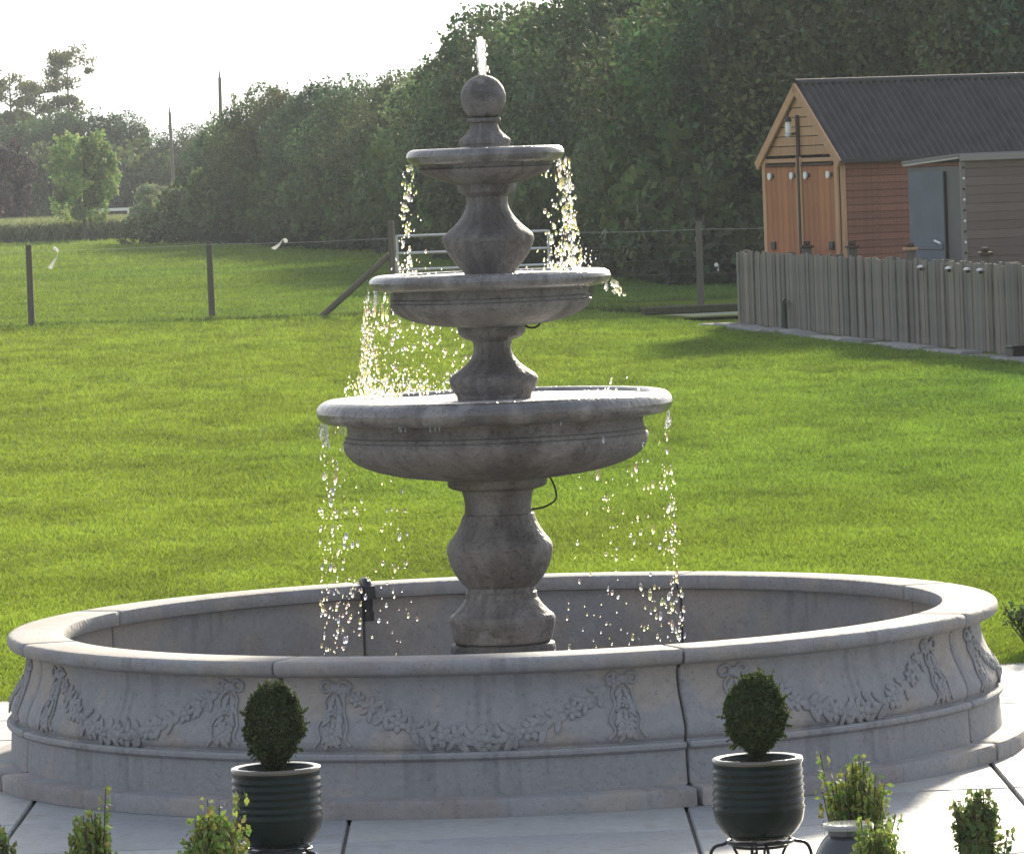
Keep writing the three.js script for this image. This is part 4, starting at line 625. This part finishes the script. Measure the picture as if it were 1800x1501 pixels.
// grey metal shed in front of it
{
  const s = thing('metal_shed', 'low grey brown shed with a slate blue door in front of the timber shed', 'shed', [5.36, 0, -40.52], YAW), W = 1.32, LEN = 2.6, r = mulberry(121);
  const wallM = [0.9, 1, 1.08].map((k) => std({ map: tex(256, (u, v) => mix3([0.12, 0.085, 0.075], [0.165, 0.125, 0.112], fbm(u, v, 4, 4, 1201)).map((x) => x * k)), roughness: 0.65 })), endM = std({ map: tex(256, (u, v) => mix3([0.1, 0.105, 0.1], [0.14, 0.14, 0.13], fbm(u, v, 5, 4, 1211))), roughness: 0.7 }), blue = std({ map: tex(256, (u, v) => mix3([0.075, 0.095, 0.125], [0.12, 0.14, 0.17], fbm(u, v, 5, 4, 1221))), roughness: 0.6 });
  const yTop = (z) => 2.03 + z * 0.05; // roof falls to the far side
  part('frame', box(LEN - 0.06, 1.9, W - 0.06, LEN / 2, 0.95, -W / 2), mBrownDark, s);
  const sw = new THREE.Group(); sw.name = 'side_wall'; s.add(sw); const n = 20, bh = 2.0 / n, pg = box(LEN, bh - 0.001, 0.02, LEN / 2, 0, 0, 0.004);
  for (let i = 0; i < n; i++) { const p = part('plank', pg, wallM[floor(r() * 3)], sw); p.position.set(0, (i + 0.5) * bh, 0.002 * (i % 2)); }
  part('end_wall', box(0.02, 1.93, W - 0.02, 0.0, 0.965, -W / 2), endM, s);
  const d = part('door', box(0.03, 1.85, 0.86, -0.022, 0.95, -W + 0.5), blue, s); part('door_edge', box(0.04, 1.85, 0.03, -0.026, 0.95, -W + 0.95), mIron, d); part('handle', bar([-0.06, 1.09, -W + 0.72], [-0.06, 1.06, -W + 0.87], 0.014), mWhite, d); part('kick_rail', box(0.012, 0.06, 0.8, -0.044, 1.02, -W + 0.5), blue, d);
  const roofG = box(LEN + 0.12, 0.04, W + 0.1, LEN / 2, 0, -W / 2); roofG.rotateX(-0.05); roofG.translate(0, 2.05, 0); part('roof', roofG, std({ color: new THREE.Color().setRGB(0.2, 0.19, 0.185), roughness: 0.9 }), s);
  const fg = box(0.03, 0.05, W + 0.06, -0.04, 0, -W / 2); fg.rotateX(-0.05); fg.translate(0, 2.035, 0); part('fascia', fg, std({ color: new THREE.Color().setRGB(0.5, 0.5, 0.48), roughness: 0.7 }), s, 'pale fascia over the blue door');
  part('fascia', box(LEN + 0.1, 0.07, 0.025, LEN / 2, 2.02, 0.055), std({ color: new THREE.Color().setRGB(0.26, 0.24, 0.23), roughness: 0.8 }), s);
  part('corner_strip', box(0.05, 1.98, 0.05, -0.0, 0.99, 0.014), std({ color: new THREE.Color().setRGB(0.2, 0.18, 0.165), roughness: 0.7 }), s);
  for (let i = 0; i < 9; i++) part('bolt', new THREE.CylinderGeometry(0.014, 0.014, 0.012, 8).rotateX(PI / 2), i % 2 ? mWhite : mIron, s).position.set(0.0, 0.95 + i * 0.12, 0.044);
  part('seam', box(0.02, 1.95, 0.02, 0.85, 0.98, 0.018), wallM[0], s);
}

// ------------------------------------------------------------------ topiary pots on iron stands
{
  const mGlaze = phy({ map: tex(512, (u, v) => mix3([0.003, 0.009, 0.007], [0.01, 0.021, 0.016], fbm(u, v, 5, 4, 1301)).map((x) => x * (0.8 + 0.4 * fbm(u, v, 40, 2, 1311)))), roughness: 0.24, specularIntensity: 0.55 });
  const prof = [[0, 0], [0.075, 0], [0.085, 0.006], [0.106, 0.026], [0.12, 0.05], [0.125, 0.075]];
  for (let i = 0; i < 80; i++) { const y = 0.08 + i * 0.00155; prof.push([0.1255 - 0.0025 * (y - 0.08) / 0.12 + 0.0028 * max(-0.6, sin(y * 2 * PI / 0.0205) ** 3), y]); }
  prof.push([0.122, 0.207], [0.1245, 0.212], [0.126, 0.218], [0.1235, 0.224], [0.116, 0.2255], [0.106, 0.222], [0.103, 0.212], [0.101, 0.19]);
  const potG = lathe(prof, 72, 0.9), soil = lathe([[0, 0.196], [0.05, 0.198], [0.1015, 0.192]], 32);
  const rimG = lathe([[0.1245, 0.2125], [0.1268, 0.218], [0.124, 0.2248], [0.116, 0.2263], [0.106, 0.2228]], 72, 1.2), mRim = phy({ color: new THREE.Color().setRGB(0.1, 0.085, 0.06), roughness: 0.22, clearcoat: 0.8, clearcoatRoughness: 0.1 });
  const egg = (seed, ry, tipx) => { // clipped bush: dense needles on an egg, drawn in to a neck
    const r = mulberry(seed), pts = []; for (let i = 0; i < 11000; i++) { const u = r() * 2 - 1, a = r() * 6.283, q = sqrt(1 - u * u), w = u < 0 ? 1 - 0.32 * u * u : 1 - 0.06 * u, bump = 1 + 0.2 * (vnoise(a * 3.2 + 9, u * 5 + 9, 0, seed) - 0.5), k = (0.72 + 0.28 * sqrt(r())) * bump * (r() < 0.14 ? 1.02 + 0.08 * r() : 1); pts.push([q * cos(a) * 0.083 * w * k + tipx * u * 0.01, 0.34 + u * ry * k, q * sin(a) * 0.083 * w * k, 0.8 + 0.4 * r()]); }
    for (let i = 0; i < 1800; i++) { const t = r(), R = 0.02 + 0.028 * t * t, a = r() * 6.28; pts.push([cos(a) * R * sqrt(r()), 0.2 + t * 0.085, sin(a) * R * sqrt(r()), 0.7]); }
    for (let k = 0; k < 34; k++) { const u = r() * 1.7 - 0.75, a = r() * 6.28, q = sqrt(max(0.05, 1 - u * u)), d = 0.01 + 0.016 * r(); for (let i = 0; i < 12; i++) { const t = 1 + d * i / 12 / 0.083; pts.push([q * cos(a) * 0.081 * t, 0.34 + u * ry * t + 0.3 * d * i / 12, q * sin(a) * 0.081 * t, 1.2]); } }
    return leafCloud(pts, 0.0125, toneOf([0.02, 0.038, 0.01], [0.055, 0.07, 0.02]), seed, 0.5);
  };
  const legG = (a) => { const c = (R, y) => [R * sin(a), y, R * cos(a)]; return [tube([c(0.092, 0), c(0.1, -0.004), c(0.128, -0.012), c(0.142, -0.045), c(0.13, -0.1), c(0.105, -0.15), c(0.112, -0.185), c(0.128, -0.196)], 0.0048, 40, 8), tube([c(0.075, -0.012), c(0.06, -0.05), c(0.075, -0.085), c(0.098, -0.075), c(0.1, -0.052), c(0.086, -0.046), c(0.08, -0.058)], 0.0038, 36, 8), tube([c(0.105, -0.15), c(0.085, -0.13), c(0.068, -0.14), c(0.07, -0.16), c(0.082, -0.158)], 0.0036, 24, 8)]; };
  for (const [x, y, z, seed, ry, turn, word, side] of [[-0.646, 0.199, 3.98, 131, 0.119, 0.2, 'left', 'left of the fountain'], [0.686, 0.197, 4.17, 132, 0.112, 0.9, 'right', 'right of the fountain']]) {
    const st = thing('pot_stand', `black scrolled iron plant stand under the ${word} topiary pot`, 'plant stand', [x, y, z], turn, 'iron plant stands');
    part('ring', new THREE.TorusGeometry(0.09, 0.005, 8, 48).rotateX(PI / 2), mIron, st); part('ring', new THREE.TorusGeometry(0.075, 0.004, 8, 40).rotateX(PI / 2).translate(0, -0.012, 0), mIron, st);
    for (let k = 0; k < 4; k++) part('leg', legG(k * PI / 2 + PI / 4), mIron, st);
    const p = thing('plant_pot', `dark green glazed ribbed pot ${side}, on an iron stand`, 'plant pot', [x, y + 0.0055, z], turn, 'green glazed pots');
    part('pot_body', potG, mGlaze, p); part('rim', rimG, mRim, p); part('soil', soil, mSoil, p);
    const b = thing('topiary_bush', word === 'left' ? 'clipped egg shaped conifer bush growing in the left green pot' : 'rounder clipped conifer bush growing in the right green pot', 'topiary', [x, y + 0.0055, z], turn, 'clipped bushes in pots');
    part('stem', bar([0, 0.19, 0], [0, 0.3, 0], 0.011, 0.009, 8), mBark, b); part('foliage', egg(seed, ry, word === 'left' ? 0.3 : -0.2), mLeaf, b);
  }
  // dark jar behind the box shrub
  const j = thing('garden_jar', 'dark glazed jar with sunlit rim behind the bright box shrub', 'jar', [0.883, 0, 4.88]);
  j.scale.set(0.85, 1, 0.85); part('jar_body', lathe(profile([[0, 0.0, 1], [0.07, 0.0], [0.1, 0.08], [0.112, 0.17], [0.106, 0.24], [0.08, 0.283], [0.062, 0.298, 1], [0.06, 0.312, 1]], 6), 56, 0.7), phy({ color: new THREE.Color().setRGB(0.03, 0.032, 0.034), roughness: 0.35, clearcoat: 0.6, clearcoatRoughness: 0.2 }), j);
  part('rim', lathe([[0.06, 0.31], [0.078, 0.313], [0.08, 0.322], [0.076, 0.327], [0.05, 0.328], [0, 0.326]], 48, 0.7), phy({ color: new THREE.Color().setRGB(0.3, 0.3, 0.29), roughness: 0.2, clearcoat: 1, clearcoatRoughness: 0.1 }), j);
}

// ------------------------------------------------------------------ young box shrubs along the near edge
{
  function boxShrub(name, label, pos, h, w, seed, dark, stray = 3) {
    const t = thing(name, label, 'shrub', pos, seed, 'young box shrubs in the foreground'), r = mulberry(seed), gs = [], pts = [], n = 22 + floor(w * 160);
    for (let k = 0; k < n + stray; k++) {
      const out = k >= n, a = k * 2.4 + r(), R = w * (out ? 0.75 + 0.3 * r() : 0.7 * sqrt(r())), H = h * (out ? 0.6 + 0.5 * r() : 0.7 + 0.3 * (1 - R / w) ** 1.3 + 0.14 * (r() - 0.3)), b = [cos(a) * R * 0.25, 0, sin(a) * R * 0.25], e = [cos(a) * R, H, sin(a) * R];
      gs.push(bar(b, e, 0.0035, 0.0015, 5));
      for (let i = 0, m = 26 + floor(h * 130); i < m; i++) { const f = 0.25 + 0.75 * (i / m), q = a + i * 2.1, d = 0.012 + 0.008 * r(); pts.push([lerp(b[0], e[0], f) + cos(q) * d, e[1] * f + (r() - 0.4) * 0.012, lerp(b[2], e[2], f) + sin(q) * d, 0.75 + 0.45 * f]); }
    }
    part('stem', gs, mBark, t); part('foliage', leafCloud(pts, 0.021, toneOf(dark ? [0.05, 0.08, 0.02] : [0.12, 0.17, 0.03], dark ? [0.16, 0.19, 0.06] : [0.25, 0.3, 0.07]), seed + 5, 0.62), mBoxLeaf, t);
  }
  boxShrub('box_shrub', 'box shrub cut off by the left edge of the picture', [-1.355, 0, 4.88], 0.43, 0.07, 141, true, 5);
  boxShrub('box_shrub', 'small narrow box shrub in the left foreground before the pool', [-1.1, 0, 4.88], 0.455, 0.065, 142, false, 4);
  boxShrub('box_shrub', 'bushy bright box shrub just left of the left green pot', [-0.775, 0, 4.88], 0.435, 0.1, 143, false, 5);
  boxShrub('box_shrub', 'tall bright box shrub behind the dark jar', [0.935, 0, 4.52], 0.455, 0.11, 144, false, 5);
  boxShrub('box_shrub', 'bright box shrub in front of the dark jar', [0.925, 0, 5.28], 0.385, 0.065, 145, false, 4);
  boxShrub('box_shrub', 'twiggy dark box shrub at the right end of the foreground', [1.2, 0, 5.08], 0.435, 0.08, 146, true, 5);
  const g = thing('lawn_shrub', 'low dark green shrub at the lawn edge, right behind the pool', 'shrub', [2.25, -0.02, -3.0]);
  const r = mulberry(151), pts = [], gs = []; for (let k = 0; k < 26; k++) { const a = r() * 6.28, R = 0.2 * sqrt(r()), e = [cos(a) * R, 0.2 + 0.09 * r() - R * 0.3, sin(a) * R]; gs.push(bar([e[0] * 0.3, 0, e[2] * 0.3], e, 0.004, 0.002, 5)); for (let i = 0; i < 60; i++) { const f = 0.1 + 0.9 * r(); pts.push([e[0] * f + (r() - 0.5) * 0.05, e[1] * f + (r() - 0.5) * 0.03, e[2] * f + (r() - 0.5) * 0.05, 0.7 + 0.4 * f]); } }
  part('stem', gs, mBark, g); part('foliage', leafCloud(pts, 0.028, toneOf([0.03, 0.06, 0.018], [0.07, 0.11, 0.035]), 152, 0.6), mBoxLeaf, g);
}

scene.traverse((o) => { if (o.isMesh) { o.castShadow = true; o.receiveShadow = true; } });
renderer.render(scene, camera);
